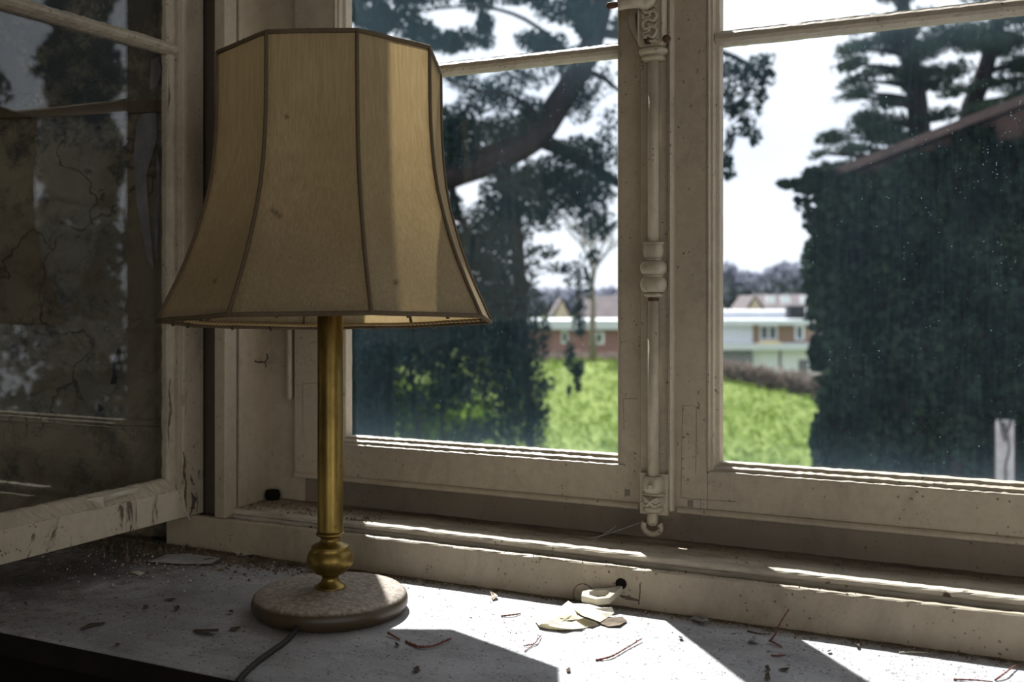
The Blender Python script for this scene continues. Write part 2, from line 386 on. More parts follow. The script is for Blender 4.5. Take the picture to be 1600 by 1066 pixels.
def m_glass(name, tint, dust, haze_low=0.0, streak=.5, refl=1.0):
    t = NT(name)
    tr = t.n('BsdfTransparent'); tr.inputs[0].default_value = tint+(1,)
    gl = t.n('BsdfGlossy'); gl.inputs['Roughness'].default_value = .015; gl.inputs[0].default_value = (1, 1, 1, 1)
    fr = t.n('Fresnel'); ge = t.n('NewGeometry')
    t.l(t.math('ADD', t.math('MULTIPLY', ge.outputs['Backfacing'], 1/1.45-1.45), 1.45), fr.inputs[0])
    m1 = t.n('MixShader'); t.l(t.math('MULTIPLY', fr.outputs[0], refl), m1.inputs[0]); t.l(tr.outputs[0], m1.inputs[1]); t.l(gl.outputs[0], m1.inputs[2])
    df = t.n('BsdfDiffuse'); df.inputs[0].default_value = (.62, .80, 1, 1)
    ts = t.n('BsdfTranslucent'); ts.inputs[0].default_value = (.50, .76, 1, 1)
    m2 = t.n('MixShader'); m2.inputs[0].default_value = .6; t.l(df.outputs[0], m2.inputs[1]); t.l(ts.outputs[0], m2.inputs[2])
    film = t.ramp(t.noise(7, 6, t.vec((1, 1, .5)), .6), .3, .8)
    rain = t.ramp(t.noise(1, 4, t.vec((260, 260, 22)), .6), .48, .72)
    sp = specks(t, 230, .16); sp2 = specks(t, 75, .05)
    f = t.math('ADD', t.math('MULTIPLY', film, dust), t.math('MULTIPLY', rain, dust*streak))
    z = t.sep()[2]
    if haze_low:
        for a, b in ((.21, .15), (.57, .63)):
            mr = t.n('MapRange'); mr.inputs[1].default_value = a; mr.inputs[2].default_value = b; t.l(z, mr.inputs[0])
            g = t.math('MULTIPLY', t.math('POWER', mr.outputs[0], 2), haze_low)
            if a > .5:   # only below the glazing bar
                g = t.math('MULTIPLY', g, .8)
            f = t.math('ADD', f, g)
    f = t.math('ADD', f, t.math('MULTIPLY', t.math('MAXIMUM', sp, t.math('MULTIPLY', sp2, 2.5)), .22))
    m3 = t.n('MixShader'); t.l(f, m3.inputs[0]); t.l(m1.outputs[0], m3.inputs[1]); t.l(m2.outputs[0], m3.inputs[2])
    return t.done(m3)
M['glass'] = m_glass('dusty window glass', (.935, .962, 1), .0095, .016, refl=.35)
M['glass_in'] = m_glass('old casement glass', (.97, .98, .98), .003)

def flat(name, c0, c1, scale=8, rough=.85, spec=.15, bump=0):
    t = NT(name); n = t.noise(scale, 6, None, .65)
    return t.done(t.princ(t.mix(t.ramp(n, .35, .68), c0, c1), rough, 0, t.bump(n, bump, .01) if bump else None, spec))
def leafmat(name, c0, c1, trans=.25, scale=3):
    t = NT(name); c = t.mix(t.ramp(t.noise(scale, 5), .35, .65), c0, c1)
    d = t.n('BsdfDiffuse'); t.l(c, d.inputs[0]); r = t.n('BsdfTranslucent'); t.l(c, r.inputs[0])
    m = t.n('MixShader'); m.inputs[0].default_value = trans; t.l(d.outputs[0], m.inputs[1]); t.l(r.outputs[0], m.inputs[2]); return t.done(m)
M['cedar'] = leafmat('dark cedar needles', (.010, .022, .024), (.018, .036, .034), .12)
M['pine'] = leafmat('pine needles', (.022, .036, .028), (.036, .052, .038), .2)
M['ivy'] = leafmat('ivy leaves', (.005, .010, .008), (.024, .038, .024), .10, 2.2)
M['shrub'] = leafmat('bright shrub leaves', (.09, .155, .02), (.15, .22, .04), .45)
M['bark'] = flat('bark', (.012, .009, .010), (.022, .016, .017), 14)
M['bark_pale'] = flat('pale bark', (.20, .17, .13), (.12, .10, .08), 3)
M['woods'] = leafmat('distant bare woodland', (.22, .23, .29), (.32, .32, .38), .3, .05)  # aerial haze put into the colour: paler and bluer
M['hedge'] = leafmat('brown winter hedge', (.16, .125, .11), (.26, .21, .18), .3, .8)
M['grassblade'] = leafmat('grass tufts', (.10, .155, .02), (.155, .21, .045), .4, .5)
t = NT('meadow grass'); n = t.noise(.6, 8, t.vec((1, .5, 1)), .7); n2 = t.noise(6, 6, t.vec((1, .3, 1)))
c = t.mix(t.ramp(n, .35, .65), (.085, .130, .018), (.145, .185, .040)); c = t.mix(t.math('MULTIPLY', t.ramp(n2, .4, .7), .5), c, (.13, .155, .05))
M['grass'] = t.done(t.princ(c, .9, 0, t.bump(n2, .5, .1), .1))
def brick(name, a, b, m, sc_):
    t = NT(name); x = t.n('TexBrick'); x.inputs['Scale'].default_value = sc_
    x.inputs['Color1'].default_value = a+(1,); x.inputs['Color2'].default_value = b+(1,); x.inputs['Mortar'].default_value = m+(1,)
    x.inputs['Mortar Size'].default_value = .012
    s_ = t.sep(); cb = t.n('CombineXYZ'); t.l(t.math('ADD', s_[0], s_[1]), cb.inputs[0]); t.l(s_[2], cb.inputs[1]); t.l(cb.outputs[0], x.inputs['Vector'])
    return t.done(t.princ(x.outputs[0], .9, 0, None, .1))
M['brick_dark'] = brick('dark red brick', (.080, .050, .042), (.055, .038, .034), (.07, .06, .055), 4)
M['brick_pink'] = brick('pinkish brick', (.30, .15, .14), (.24, .12, .11), (.3, .25, .24), 3)
M['brick_tan'] = brick('tan brick', (.33, .21, .14), (.28, .17, .11), (.3, .25, .2), 3)
M['brick_white'] = brick('white painted brick', (.72, .70, .70), (.66, .64, .64), (.32, .16, .13), 7)
M['white'] = flat('white render', (.80, .81, .84), (.72, .74, .78), .5)
M['roof_white'] = flat('pale roofing felt', (.60, .62, .66), (.52, .54, .58), .5)
M['grey_wall'] = flat('grey fence', (.16, .16, .18), (.22, .21, .22), .6)
M['tiles'] = flat('dark roof tiles', (.10, .085, .09), (.15, .12, .12), 1)
M['tiles_red'] = flat('brown verge tiles', (.080, .056, .050), (.05, .036, .034), 6)
M['chim'] = flat('black chimney', (.02, .02, .025), (.04, .04, .045), 2)
M['cream'] = flat('cream render', (.52, .42, .34), (.46, .37, .30), 1)
M['wdark'] = flat('dark window pane', (.05, .055, .06), (.09, .10, .10), 1, .2, .5)
M['yellow'] = flat('pale yellow awning', (.75, .62, .30), (.7, .55, .25), 1)
M['stone'] = flat('pale stone post', (.42, .40, .40), (.25, .23, .22), 9)
t = NT('yellowed paper'); M['paper'] = t.done(t.princ(t.mix(t.ramp(t.noise(25, 5), .35, .7), (.74, .71, .60), (.62, .56, .38)), .8, 0, t.bump(t.noise(60, 5), .4, .001), .2))
M['flake'] = flat('cream paint flake', (.55, .51, .42), (.42, .38, .30), 60)
M['flake_grey'] = flat('grey paint flake', (.34, .33, .33), (.24, .23, .22), 60)
M['flake_dark'] = flat('dark crumb', (.06, .045, .035), (.11, .08, .06), 60)
M['twig'] = flat('red brown dry twig', (.14, .045, .035), (.20, .08, .06), 90)
M['crumb'] = flat('brown crumbs', (.07, .05, .035), (.20, .155, .115), 35)
M['web'] = flat('cobweb', (.6, .6, .6), (.6, .6, .6), 3)

# ================================================================== THE ROOM
st = lambda o: tag(o, kind='structure')
SP = Vector((-.972, -.235, 0)).normalized()       # splayed wall beyond the open casement
p0 = Vector((-1.035, 1.158, 0))
# window board (dusty top, dark front edge)
mb = MB(); mb.prism([(.741, -.004), (.744, -.0005), (.748, 0), (1.112, 0), (1.112, -.022), (.742, -.022)], 0, -2.4, 1.3, 1)
sill = st(mb.build('window_sill', M['board']))
mb = MB(); mb.box(-2.4, 1.3, .737, .7405, -.024, -.003); mb.build('front_edge', M['board_edge'], sill)
mb = MB(); mb.box(-2.4, 1.3, .86, .9, -.85, -.023); st(mb.build('wall_below', M['black']))
# inner frame foot: face board, groove and step
def jag(x0, x1, prof, n=140, j=.0005):
    m_ = MB(); m_.prism(prof, 0, x0, x1, n, j); return m_
tr1 = st(jag(-1.075, .45, [(1.100, 0), (1.100, .0418), (1.1015, .0433), (1.1075, .0438), (1.1085, .0425), (1.1085, 0)]).build('trim_1', M['paint']))
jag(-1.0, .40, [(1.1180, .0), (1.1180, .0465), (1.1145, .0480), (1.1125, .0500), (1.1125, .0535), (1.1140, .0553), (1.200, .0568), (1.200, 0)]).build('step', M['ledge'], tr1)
# left inner post with dark rebate
mb = MB(); mb.box(-.990, -.972, 1.1005, 1.125, .044, 1.40); tr2 = st(mb.build('trim_2', M['paint'], bevel=.0015))
mb = MB(); mb.box(-1.045, -.990, 1.128, 1.150, .040, 1.40); mb.build('rebate', M['dark_gap'], tr2)
mb = MB(); mb.box(-.981, -.974, 1.1225, 1.1275, .056, 1.40); mb.build('groove_strip', M['dark_gap'], tr2)
# left reveal board
mb = MB(); mb.box(-.995, -.9705, 1.128, 1.202, .05, 1.40); tr3 = st(mb.build('trim_3', M['paint'], bevel=.001))
hk = on(404, 565, 0, -.9705)
mb = MB()
mb.tube([hk+Vector((0, -.008, .001)), hk+Vector((.006, -.006, -.001)), hk+Vector((.012, 0, 0)), hk+Vector((.013, .004, .005)), hk+Vector((.012, .003, .011))], .0012, 6)
mb.tube([hk+Vector((0, .002, .0)), hk+Vector((.011, .001, -.001)), hk+Vector((.012, .002, -.008))], .0010, 6)
tag(mb.build('hook', M['flake_dark'], tr3), 'small rusty iron hook')
kn = on(437, 771, 1, 1.186)
mb = MB(); mb.lathe([(0, 0), (.009, .0005), (.011, .006), (.009, .013), (0, .015)], (-.958, 1.183, .057), 14); mb.build('stopper', M['black'], tr3)
# outer frame round the closed casements
mb = MB(); mb.box(-.995, -.912, 1.196, 1.235, .04, 1.42); fr = st(mb.build('trim_4', M['paint'], bevel=.001))
mb = MB(); mb.box(-.912, .33, 1.196, 1.235, .04, .106); mb.build('frame_foot', M['paint_dirt_shade'], fr, bevel=.001)
mb = MB(); mb.box(.238, .33, 1.196, 1.235, .106, 1.42); mb.build('frame_jamb', M['paint'], fr)
mb = MB(); mb.box(-.912, .238, 1.196, 1.235, 1.36, 1.42); mb.build('frame_head', M['paint'], fr)
mb = MB(); mb.box(.302, .33, 1.112, 1.196, .05, 1.40); mb.box(.302, .34, 1.09, 1.115, .044, 1.4); mb.build('right_reveal', M['paint'], fr)

# ---- closed casement windows
def sash(name, x0, x1, gx0, gx1, z0, z1, gz0, yb=1.185, beadL=True, beadR=True):
    root = st(empty(name, (x0, yb, z0)))
    B = lambda m_, nm, mat, bv=.0012: setp(m_.build(nm, mat, None, bv), root)
    bw = .0125
    m_ = MB(); m_.box(x0, gx0-(bw if beadL else 0), yb, yb+.040, z0, z1); B(m_, 'stile', M['paint'])
    m_ = MB(); m_.box(gx1+(bw if beadR else 0), x1, yb, yb+.040, z0, z1); B(m_, 'stile', M['paint'])
    m_ = MB(); m_.box(gx0-bw, gx1+bw, yb+.0004, yb+.040, z0, gz0-.0115)
    m_.prism([(yb+.002, z0+.0002), (yb-.0035, z0+.0005), (yb-.0045, z0+.004), (yb-.002, z0+.0075), (yb+.002, z0+.008)], 0, x0+.002, x1-.002, 60, .0002)
    B(m_, 'bottom_rail', M['paint'])
    m_ = MB(); m_.box(gx0-bw, gx1+bw, yb, yb+.04, z1-.06, z1); B(m_, 'top_rail', M['paint'])
    # glazing bar: rounded, bevelled to the glass
    zb0, zb1 = .6309, .6481; zc = (zb0+zb1)/2
    m_ = MB(); m_.prism([(yb+.024, zb0+.0005), (yb+.012, zb0), (yb+.006, zb0+.003), (yb+.003, zc-.002), (yb+.003, zc+.003), (yb+.007, zb1-.0025), (yb+.012, zb1-.0015), (yb+.013, zb1), (yb+.024, zb1)], 0, gx0-.004, gx1+.004, 70, .00035)
    B(m_, 'glazing_bar', M['bead'], 0)
    # stepped bead below and above each pane
    pr = lambda z, s: [(yb+.024, z), (yb+.010, z-.0005*s), (yb+.009, z-.0035*s), (yb+.003, z-.0055*s), (yb+.0025, z-.0085*s), (yb-.0015, z-.0100*s), (yb-.001, z-.0125*s), (yb+.024, z-.0125*s)]
    m_ = MB(); m_.prism(pr(gz0, 1), 0, gx0-.010, gx1+.010, 90, .0004); B(m_, 'bead', M['bead'], 0)
    vb = lambda x, s: [(x, yb+.024), (x-.0005*s, yb+.010), (x-.0045*s, yb+.008), (x-.006*s, yb+.002), (x-.0085*s, yb+.0015), (x-.010*s, yb-.002), (x-.0125*s, yb-.001), (x-.0125*s, yb+.024)]
    if beadL: m_ = MB(); m_.prism(vb(gx0, 1), 2, gz0-.010, z1-.06, 90, .0002); B(m_, 'bead', M['paint'], 0)
    if beadR: m_ = MB(); m_.prism(vb(gx1, -1), 2, gz0-.010, z1-.06, 90, .0002); B(m_, 'bead', M['paint'], 0)
    for a, b in ((gz0-.004, zb0+.004), (zb1-.004, z1-.055)):
        m_ = MB(); m_.box(gx0-.008, gx1+.008, yb+.0245, yb+.027, a, b); B(m_, 'pane', M['glass'], 0)
    return root, B
w1, B1 = sash('window_1', -.9218, -.4140, -.8416, -.4437, .0909, 1.37, .1519, beadR=False)
w2, B2 = sash('window_2', -.3721, .247, -.3222, .187, .0909, 1.37, .1519)
# thin rounded lip along the glass side of the left casement's stile
m_ = MB(); m_.prism([(-.4442, 1.209), (-.4442, 1.188), (-.4422, 1.1835), (-.4402, 1.1835), (-.4397, 1.209)], 2, .143, 1.31, 60, .0002); B1(m_, 'stile_lip', M['bead'], 0)
# joiner's peg and stub-tenon seams
for px, py in ((980, 770), (1079, 787)):
    q = on(px, py, 1, 1.185); m_ = MB(); m_.box(q.x-.0035, q.x+.0035, 1.1845, 1.1860, q.z-.004, q.z+.004); (B1 if px < 1000 else B2)(m_, 'peg', M['paint_dirt_shade'], .001)
def seam(Bf, pts, yb=1.1849):
    m_ = MB(); m_.tube([on(px, py, 1, yb) for px, py in pts], .00022, 5); Bf(m_, 'seam', M['dark_gap'], 0)
seam(B1, [(974, 623), (997, 623)]); seam(B1, [(974, 623), (975, 672)])
seam(B2, [(1066, 634), (1088, 634), (1088, 690), (1087, 740)]); seam(B2, [(1067, 634), (1065, 700), (1064, 775)])
seam(B2, [(1063, 777), (1080, 780), (1150, 784)]); seam(B2, [(1095, 779), (1094, 812)])
seam(B1, [(473, 600), (497, 599)]); seam(B1, [(473, 600), (473, 680)])
# barrel hinge of the left closed casement
m_ = MB()
hx = on(451, 600, 1, 1.186).x; zt_, zb_ = on(451, 500, 1, 1.186).z, on(451, 624, 1, 1.186).z
m_.lathe([(0, zb_-.003), (.0030, zb_), (.0042, zb_+.002), (.0042, zt_-.045), (.0036, zt_-.044), (.0042, zt_-.043), (.0042, zt_+.03), (0, zt_+.033)], (hx, 1.1885, 0), 16)
B1(m_, 'hinge', M['metal_paint'], 0)
# ---- astragal strip with espagnolette bolt, fixed to the right closed casement
m_ = MB(); m_.box(-.4120, -.3731, 1.1765, 1.186, .0935, 1.36); B2(m_, 'cover_strip', M['paint'], .001)
m_ = MB(); m_.prism([(-.3777, 1.186), (-.3777, 1.1755), (-.3767, 1.1725), (-.3742, 1.1712), (-.3717, 1.1725), (-.3707, 1.1755), (-.3707, 1.186)], 2, .095, 1.36, 90, .00015); B2(m_, 'astragal', M['metal_paint'], 0)
RX, RY = -.3938, 1.1700
rod = lambda z0, z1, r=.0068: [(0, z0), (r, z0+.0005), (r, z1-.0005), (0, z1)]
Zp = lambda py: on(1028, py, 1, 1.168).z
def strap(m_, z0, z1, hw, depth, rnd=.3, taper=1):   # convex cushion moulding around the rod
    n = 7; vs = []; fs = []; K = 15
    for i in range(n):
        u = i/(n-1); z = z0+(z1-z0)*u; b = math.sin(math.pi*u)**.6 if 0 < u < 1 else 0
        s_ = (1-rnd)+rnd*b; w_ = hw*s_*(1+(taper-1)*u); d_ = depth*s_
        for k in range(K):
            a = math.pi*k/(K-1)
            cx = math.copysign(abs(math.cos(a))**.6, math.cos(a)); cy = math.sin(a)**.6 if math.sin(a) > 0 else 0
            vs.append((RX+cx*w_, 1.1768-d_*cy, z))
        vs.append((RX-w_*.98, 1.178, z)); vs.append((RX+w_*.98, 1.178, z))
    m = K+2
    for i in range(n-1):
        for k in range(m): fs.append((i*m+k, i*m+(k+1) % m, (i+1)*m+(k+1) % m, (i+1)*m+k))
    fs.append(tuple(range(m))); fs.append(tuple((n-1)*m+k for k in range(m)))
    m_.add(vs, fs, True)
m_ = MB(); m_.lathe(rod(Zp(760), Zp(470)), (RX, RY, 0), 20); m_.lathe(rod(Zp(388), Zp(88)), (RX, RY, 0), 20); m_.lathe(rod(Zp(5), 1.34), (RX, RY, 0), 16)
B2(m_, 'bolt_rod', M['metal_paint'], 0)
m_ = MB(); m_.lathe([(0, Zp(476)), (.0058, Zp(475)), (.0062, Zp(463)), (0, Zp(460))], (RX, RY, 0), 16); B2(m_, 'rusty_socket', M['rust'], 0)
m_ = MB()      # middle guide: four cushioned tiers
strap(m_, Zp(404), Zp(380), .0120, .0165, .12); strap(m_, Zp(408), Zp(403), .0100, .0145, .1)
strap(m_, Zp(430), Zp(407), .0155, .0205, .28); strap(m_, Zp(434), Zp(429), .0115, .016, .1)
strap(m_, Zp(457), Zp(433), .0150, .0190, .22, 1.06); strap(m_, Zp(465), Zp(457), .0110, .0160, .3)
strap(m_, Zp(383), Zp(377), .0130, .0150, .2)
B2(m_, 'rod_guide', M['metal_paint'], 0)
m_ = MB()      # bottom guide on a small plate
m_.box(RX-.0170, RX+.0170, 1.1710, 1.1775, Zp(806), Zp(741))
strap(m_, Zp(772), Zp(745), .0130, .0175, .15); strap(m_, Zp(776), Zp(770), .0145, .0165, .2); strap(m_, Zp(792), Zp(775), .0140, .0185, .30); strap(m_, Zp(803), Zp(791), .0125, .0150, .3)
yk = 1.1575
for sx in (-1, 1):
    m_.tube(smooth([Vector((RX+sx*a*.001, yk+b, Zp(c_))) for a, b, c_ in ((9, .003, 777), (5, 0, 779), (0, -.001, 784), (-4, 0, 789), (-8, .002, 788))], 4), .0017, 7)
    m_.tube([Vector((RX+sx*.0095, yk+.002, Zp(784))), Vector((RX+sx*.010, yk+.002, Zp(787)))], .0022, 7)
m_.tube([Vector((RX, yk-.001, Zp(756))), Vector((RX, yk-.0015, Zp(763)))], [.003, .0035], 8)
B2(m_, 'rod_guide', M['metal_paint'], .0006)
m_ = MB(); m_.lathe([(0, Zp(824)), (.0052, Zp(822)), (.0066, Zp(818)), (.0066, Zp(808)), (.005, Zp(803))], (RX-.001, RY, 0), 16); B2(m_, 'bolt_tip', M['metal_paint'], 0)
m_ = MB()
cz = Zp(824); pts = [Vector((RX-.001+.0105*math.cos(a), RY-.002, cz+.0085*math.sin(a))) for a in [math.radians(d) for d in range(150, 395, 15)]]
m_.tube(pts, .0036, 8); B2(m_, 'bolt_eye', M['metal_paint'], 0)
m_ = MB()      # top lock case with embossed swirl, two screws and pedestal
ptop = Zp(-60); zlo = Zp(74)
m_.prism([(RX-.0165, ptop), (RX-.0165, zlo+.004), (RX-.0125, zlo), (RX+.0115, zlo), (RX+.0155, zlo+.004), (RX+.0165, ptop)], 1, 1.1600, 1.1772)
case = B2(m_, 'lock_case', M['metal_paint'], .0025)
m_ = MB()
YF = 1.1583
m_.tube(smooth([Vector((RX+a*.001, YF-.0006, Zp(b))) for a, b in ((-9, 16), (-4, 22), (3, 20), (8, 27), (4, 35), (-3, 32), (-9, 38), (-6, 47), (2, 44), (8, 50), (4, 60), (-3, 57), (-8, 60))], 5), .0021, 8)
m_.tube(smooth([Vector((RX+a*.001, YF-.0002, Zp(b))) for a, b in ((8, 14), (2, 12), (-3, 17), (0, 26), (-8, 30), (-9, 24))], 4), .0016, 8)
m_.tube(smooth([Vector((RX+a*.001, YF-.0002, Zp(b))) for a, b in ((9, 38), (5, 43), (-2, 39), (-1, 50), (-9, 54), (0, 66), (8, 66))], 4), .0016, 8)
for sx in (-1, 1): m_.tube([Vector((RX+sx*.0142, YF, Zp(-40))), Vector((RX+sx*.0142, YF, Zp(66)))], .0012, 6)
sw = m_.build('embossed_scroll', M['metal_paint']); sw.parent = case
for px, py in ((1012, 63), (1041, 60)):
    q = on(px, py, 1, 1.158); m_ = MB(); m_.tube([q+Vector((0, .003, 0)), q+Vector((0, -.0008, 0))], [.0046, .0042], 16); m_.tube([q+Vector((0, -.0005, 0)), q+Vector((0, -.0022, 0))], [.0026, .0020], 12)
    sw = m_.build('screw', M['rust']); sw.parent = case
m_ = MB(); strap(m_, Zp(86), Zp(74), .0172, .0210, .25); strap(m_, Zp(95), Zp(86), .0140, .0180, .30); strap(m_, Zp(88), Zp(84), .0125, .016, .1); B2(m_, 'pedestal', M['metal_paint'], 0)
m_ = MB()      # handle boss and lever pointing left
zb = Zp(4); a0 = Vector((RX-.004, 1.149, zb+.002)); 
m_.tube([a0+Vector((0, .010, 0)), a0, a0+Vector((0, -.006, 0))], [.0125, .0125, .009], 20)
L = [on(1005, 0, 1, 1.146), on(985, 3, 1, 1.142), on(972, 6, 1, 1.140), on(966, 7, 1, 1.139)]
m_.tube(L, [.0085, .0075, .0065, .0070], 14)
B2(m_, 'handle', M['metal_paint'], 0)
m_ = MB(); m_.tube([on(965, 7, 1, 1.139), on(958, 8, 1, 1.138), on(950, 9, 1, 1.137), on(948, 9, 1, 1.137)], [.0030, .0038, .0040, .002], 12); tag(B2(m_, 'handle_tip', M['rust'], 0), 'worn bare metal tip')
m_ = MB()      # striker hook on the left stile
S = [on(991, 12, 1, 1.182), on(988, 28, 1, 1.178), on(990, 44, 1, 1.176), on(998, 60, 1, 1.180), on(1004, 70, 1, 1.182)]
m_.tube(S, [.0035, .0045, .004, .004, .0025], 10); m_.tube([on(1000, 20, 1, 1.181), on(1002, 45, 1, 1.181)], .0045, 8); B1(m_, 'striker', M['bead'], 0)

# ---- inner casement standing open
w3 = st(empty('window_3', (-1.027, 1.12, .044)))
B3 = lambda m_, nm, mat, bv=.0012: setp(m_.build(nm, mat, None, bv), w3)
X = -1.027; T = .034; YG = 1.062; YH = 1.1205; YE = .50
m_ = MB(); m_.prism([(1.0805, X), (YH, X), (YH, X-T), (1.0805, X-T)], 2, .044, 1.38) if False else m_.box(X-T, X, 1.0805, YH, .044, 1.38); B3(m_, 'stile', M['paint_peel'])
m_ = MB(); m_.box(X-T, X, YE, YE+.06, .044, 1.38); B3(m_, 'stile', M['paint_peel'])
m_ = MB(); m_.box(X-T, X-.0004, YE+.06, 1.0805, .044, .0825); B3(m_, 'bottom_rail', M['paint_peel'])
m_ = MB(); m_.box(X-T, X, YE+.06, 1.0805, 1.32, 1.38); B3(m_, 'top_rail', M['paint_peel'])
def yprism(prof, a, b, n, j):
    m_ = MB(); m_.prism(prof, 1, a, b, n, j); return m_
B3(yprism([(X-.020, .0985), (X-.013, .0985), (X-.010, .0965), (X-.006, .0905), (X-.0035, .0865), (X-.001, .0825), (X-.020, .0825)], YE+.06, 1.070, 110, .0008), 'bead', M['bead'], 0)
B3(yprism([(X-.020, .667), (X-.010, .6665), (X-.004, .670), (X-.001, .6735), (X-.001, .677), (X-.005, .681), (X-.010, .683), (X-.012, .6845), (X-.020, .6845)], YE+.06, 1.074, 110, .0006), 'glazing_bar', M['bead'], 0)
m_ = MB(); m_.prism([(X-.020, 1.0625), (X-.012, 1.0625), (X-.009, 1.066), (X-.007, 1.0735), (X-.002, 1.0745), (X-.0015, 1.0805), (X-.020, 1.0805)], 2, .0825, 1.32, 140, .0007); B3(m_, 'bead', M['bead'], 0)
for a, b in ((.09, .672), (.68, 1.325)):
    m_ = MB(); m_.box(X-.019, X-.0165, YE+.055, 1.068, a, b); B3(m_, 'pane', M['glass_in'], 0)
def curl(name, pts_px, plane_ax, plane_v, lift, mat, adder):   # small lifted paint curl
    P = [on(px, py, plane_ax, plane_v) for px, py in pts_px]; n_ = len(P)
    off = Vector((1, 0, 0)) if plane_ax == 0 else Vector((0, -1, 0))
    m_ = MB(); top = [p+off*(lift*math.sin(math.pi*min(1, (i+1)/n_))) for i, p in enumerate(P)]
    c_ = sum(top, Vector())/n_+off*lift*.6
    vs = top+[c_]; fs = [(i, (i+1) % n_, n_) for i in range(n_)]
    m_.add(vs, fs, False); return adder(m_, name, mat, 0)
curl('paint_curl', [(133, 781), (146, 777), (157, 776), (158, 788), (160, 798), (149, 792), (143, 784)], 0, X+.0005, .005, M['flake'], B3)
curl('paint_curl', [(158, 776), (185, 768), (214, 762), (212, 770), (180, 778), (163, 784)], 0, X-.003, .003, M['flake'], B3)
def jagstrip(path_, wmax, bend=1.5):
    up_, dn_ = [], []
    for k_ in range(len(path_)*4-3):
        a_ = path_[k_//4]; b_ = path_[min(k_//4+1, len(path_)-1)]; u = (k_ % 4)/4
        x_, y_ = a_[0]+(b_[0]-a_[0])*u, a_[1]+(b_[1]-a_[1])*u; tt = k_/(len(path_)*4-4); w_ = wmax*(.25+math.sin(math.pi*min(max(tt, .05), .95)))*U(.35, 1)
        up_.append((x_-w_*.5+U(-bend, bend)*.4, y_)); dn_.append((x_+w_*.5+U(-bend, bend)*.4, y_+U(-1, 1)))
    return up_, dn_
def peel(path_, wmax, mat, nm='peeled_crack'):
    a_, b_ = jagstrip(path_, wmax); P = [on(px, py, 0, X+.0003) for px, py in a_]; Q = [on(px, py, 0, X+.0009) for px, py in b_]
    m_ = MB(); n_ = len(P); m_.add(P+Q, [(i, i+1, n_+i+1, n_+i) for i in range(n_-1)]); B3(m_, nm, mat, 0)
U = random.uniform
peel([(286, 706), (289, 722), (287, 738), (291, 756), (289, 776), (292, 800)], 5, M['dark_gap'])
peel([(298, 742), (300, 752), (304, 760)], 4, M['dark_gap']); peel([(299, 770), (304, 780), (301, 795), (297, 805)], 8, M['dark_gap'])
peel([(306, 768), (309, 784), (307, 802)], 3, M['dark_gap']); peel([(310, 735), (311, 750)], 2, M['dark_gap'])
peel([(266, 590), (264, 610), (267, 640), (263, 668), (264, 700)], 4, M['dark_gap']); peel([(263, 120), (265, 150), (262, 175)], 3, M['dark_gap'])
peel([(284, 790), (291, 800), (297, 812)], 4, M['flake'])

# ---- plaster wall seen through the open casement, with two strips standing in for reflected window bars
def wallstrip(a, b, y_off, z0, z1, th):
    m_ = MB(); o_ = p0+SP*a+Vector((0, 0, z0)); nrm = Vector((SP.y, -SP.x, 0)); nrm = nrm if nrm.y > 0 else -nrm
    m_.obox(o_+nrm*y_off, SP*(b-a), nrm*th, Vector((0, 0, z1-z0))); return m_
wl = st(wallstrip(0, 3.2, 0, -.85, 2.7, .12).build('wall_left', M['plaster']))
o_ = wallstrip(.02, 3.1, -.010, .158, .166, .011).build('lower_reflection_strip', M['plaster'], wl)  # added strip in place of the reflected lower sash line
o_ = wallstrip(.02, 3.1, -.006, .0, .156, .007).build('lower_board', M['plaster'], wl)
o_ = wallstrip(.02, 3.1, -.014, .606, .622, .015).build('upper_reflection_strip', flat('dark reflected bar', (.10, .075, .045), (.07, .05, .03), 12), wl)  # added dark strip in place of the reflected glazing bar
# flaking wallpaper patches on the wall, and pale patches for reflected sky
def wpt(px, py, off):
    nrm = Vector((-SP.y, SP.x, 0)); nrm = nrm if nrm.y < 0 else -nrm
    q0 = p0+nrm*off; d = ray(px, py); t_ = (q0-CAM).dot(nrm)/d.dot(nrm); return CAM+d*t_
def wpatch(pts, mat, lift=.006):
    P = [wpt(px, py, .0012+lift*random.uniform(0, 1)) for px, py in pts]; n_ = len(P); c_ = wpt(sum(p[0] for p in pts)/n_, sum(p[1] for p in pts)/n_, .004)
    m_ = MB(); m_.add(P+[c_], [(i, (i+1) % n_, n_) for i in range(n_)]); m_.build('flake_reflection_patch', mat, wl)
pfl = flat('lifted wall skin', (.20, .185, .145), (.15, .13, .095), 20)
wpatch([(118, 585), (140, 590), (160, 602), (182, 600), (170, 622), (150, 618), (140, 640), (128, 620)], pfl)
wpatch([(20, 640), (45, 628), (60, 655), (50, 690), (30, 700), (12, 680)], pfl)
pdk = flat('torn dark hole', (.025, .018, .012), (.04, .03, .02), 20)
wpatch([(92, 672), (104, 666), (126, 667), (126, 672), (104, 676), (94, 684), (90, 700), (86, 690)], pdk, .002)
wpatch([(66, 700), (76, 696), (78, 708), (70, 722), (64, 712)], pdk, .002)
wpatch([(152, 630), (160, 634), (162, 640), (155, 645)], pdk, .002)
wpatch([(176, 565), (186, 540), (190, 548), (182, 600), (168, 612), (176, 590)], pdk, .002)
refl_pale = flat('pale sky reflection', (.24, .24, .26), (.13, .13, .14), 30)  # pale colour in place of the sky streak reflected in the casement glass
wpatch([(208, 250), (214, 190), (226, 172), (244, 170), (246, 215), (236, 240), (226, 262), (222, 300), (232, 345), (240, 420), (230, 405), (214, 320)], refl_pale, .003)
wpatch([(236, 95), (248, 88), (252, 110), (246, 135), (234, 140)], refl_pale, .003)
wpatch([(244, 230), (249, 260), (249, 330), (246, 420), (240, 345), (246, 300)], refl_pale, .003)

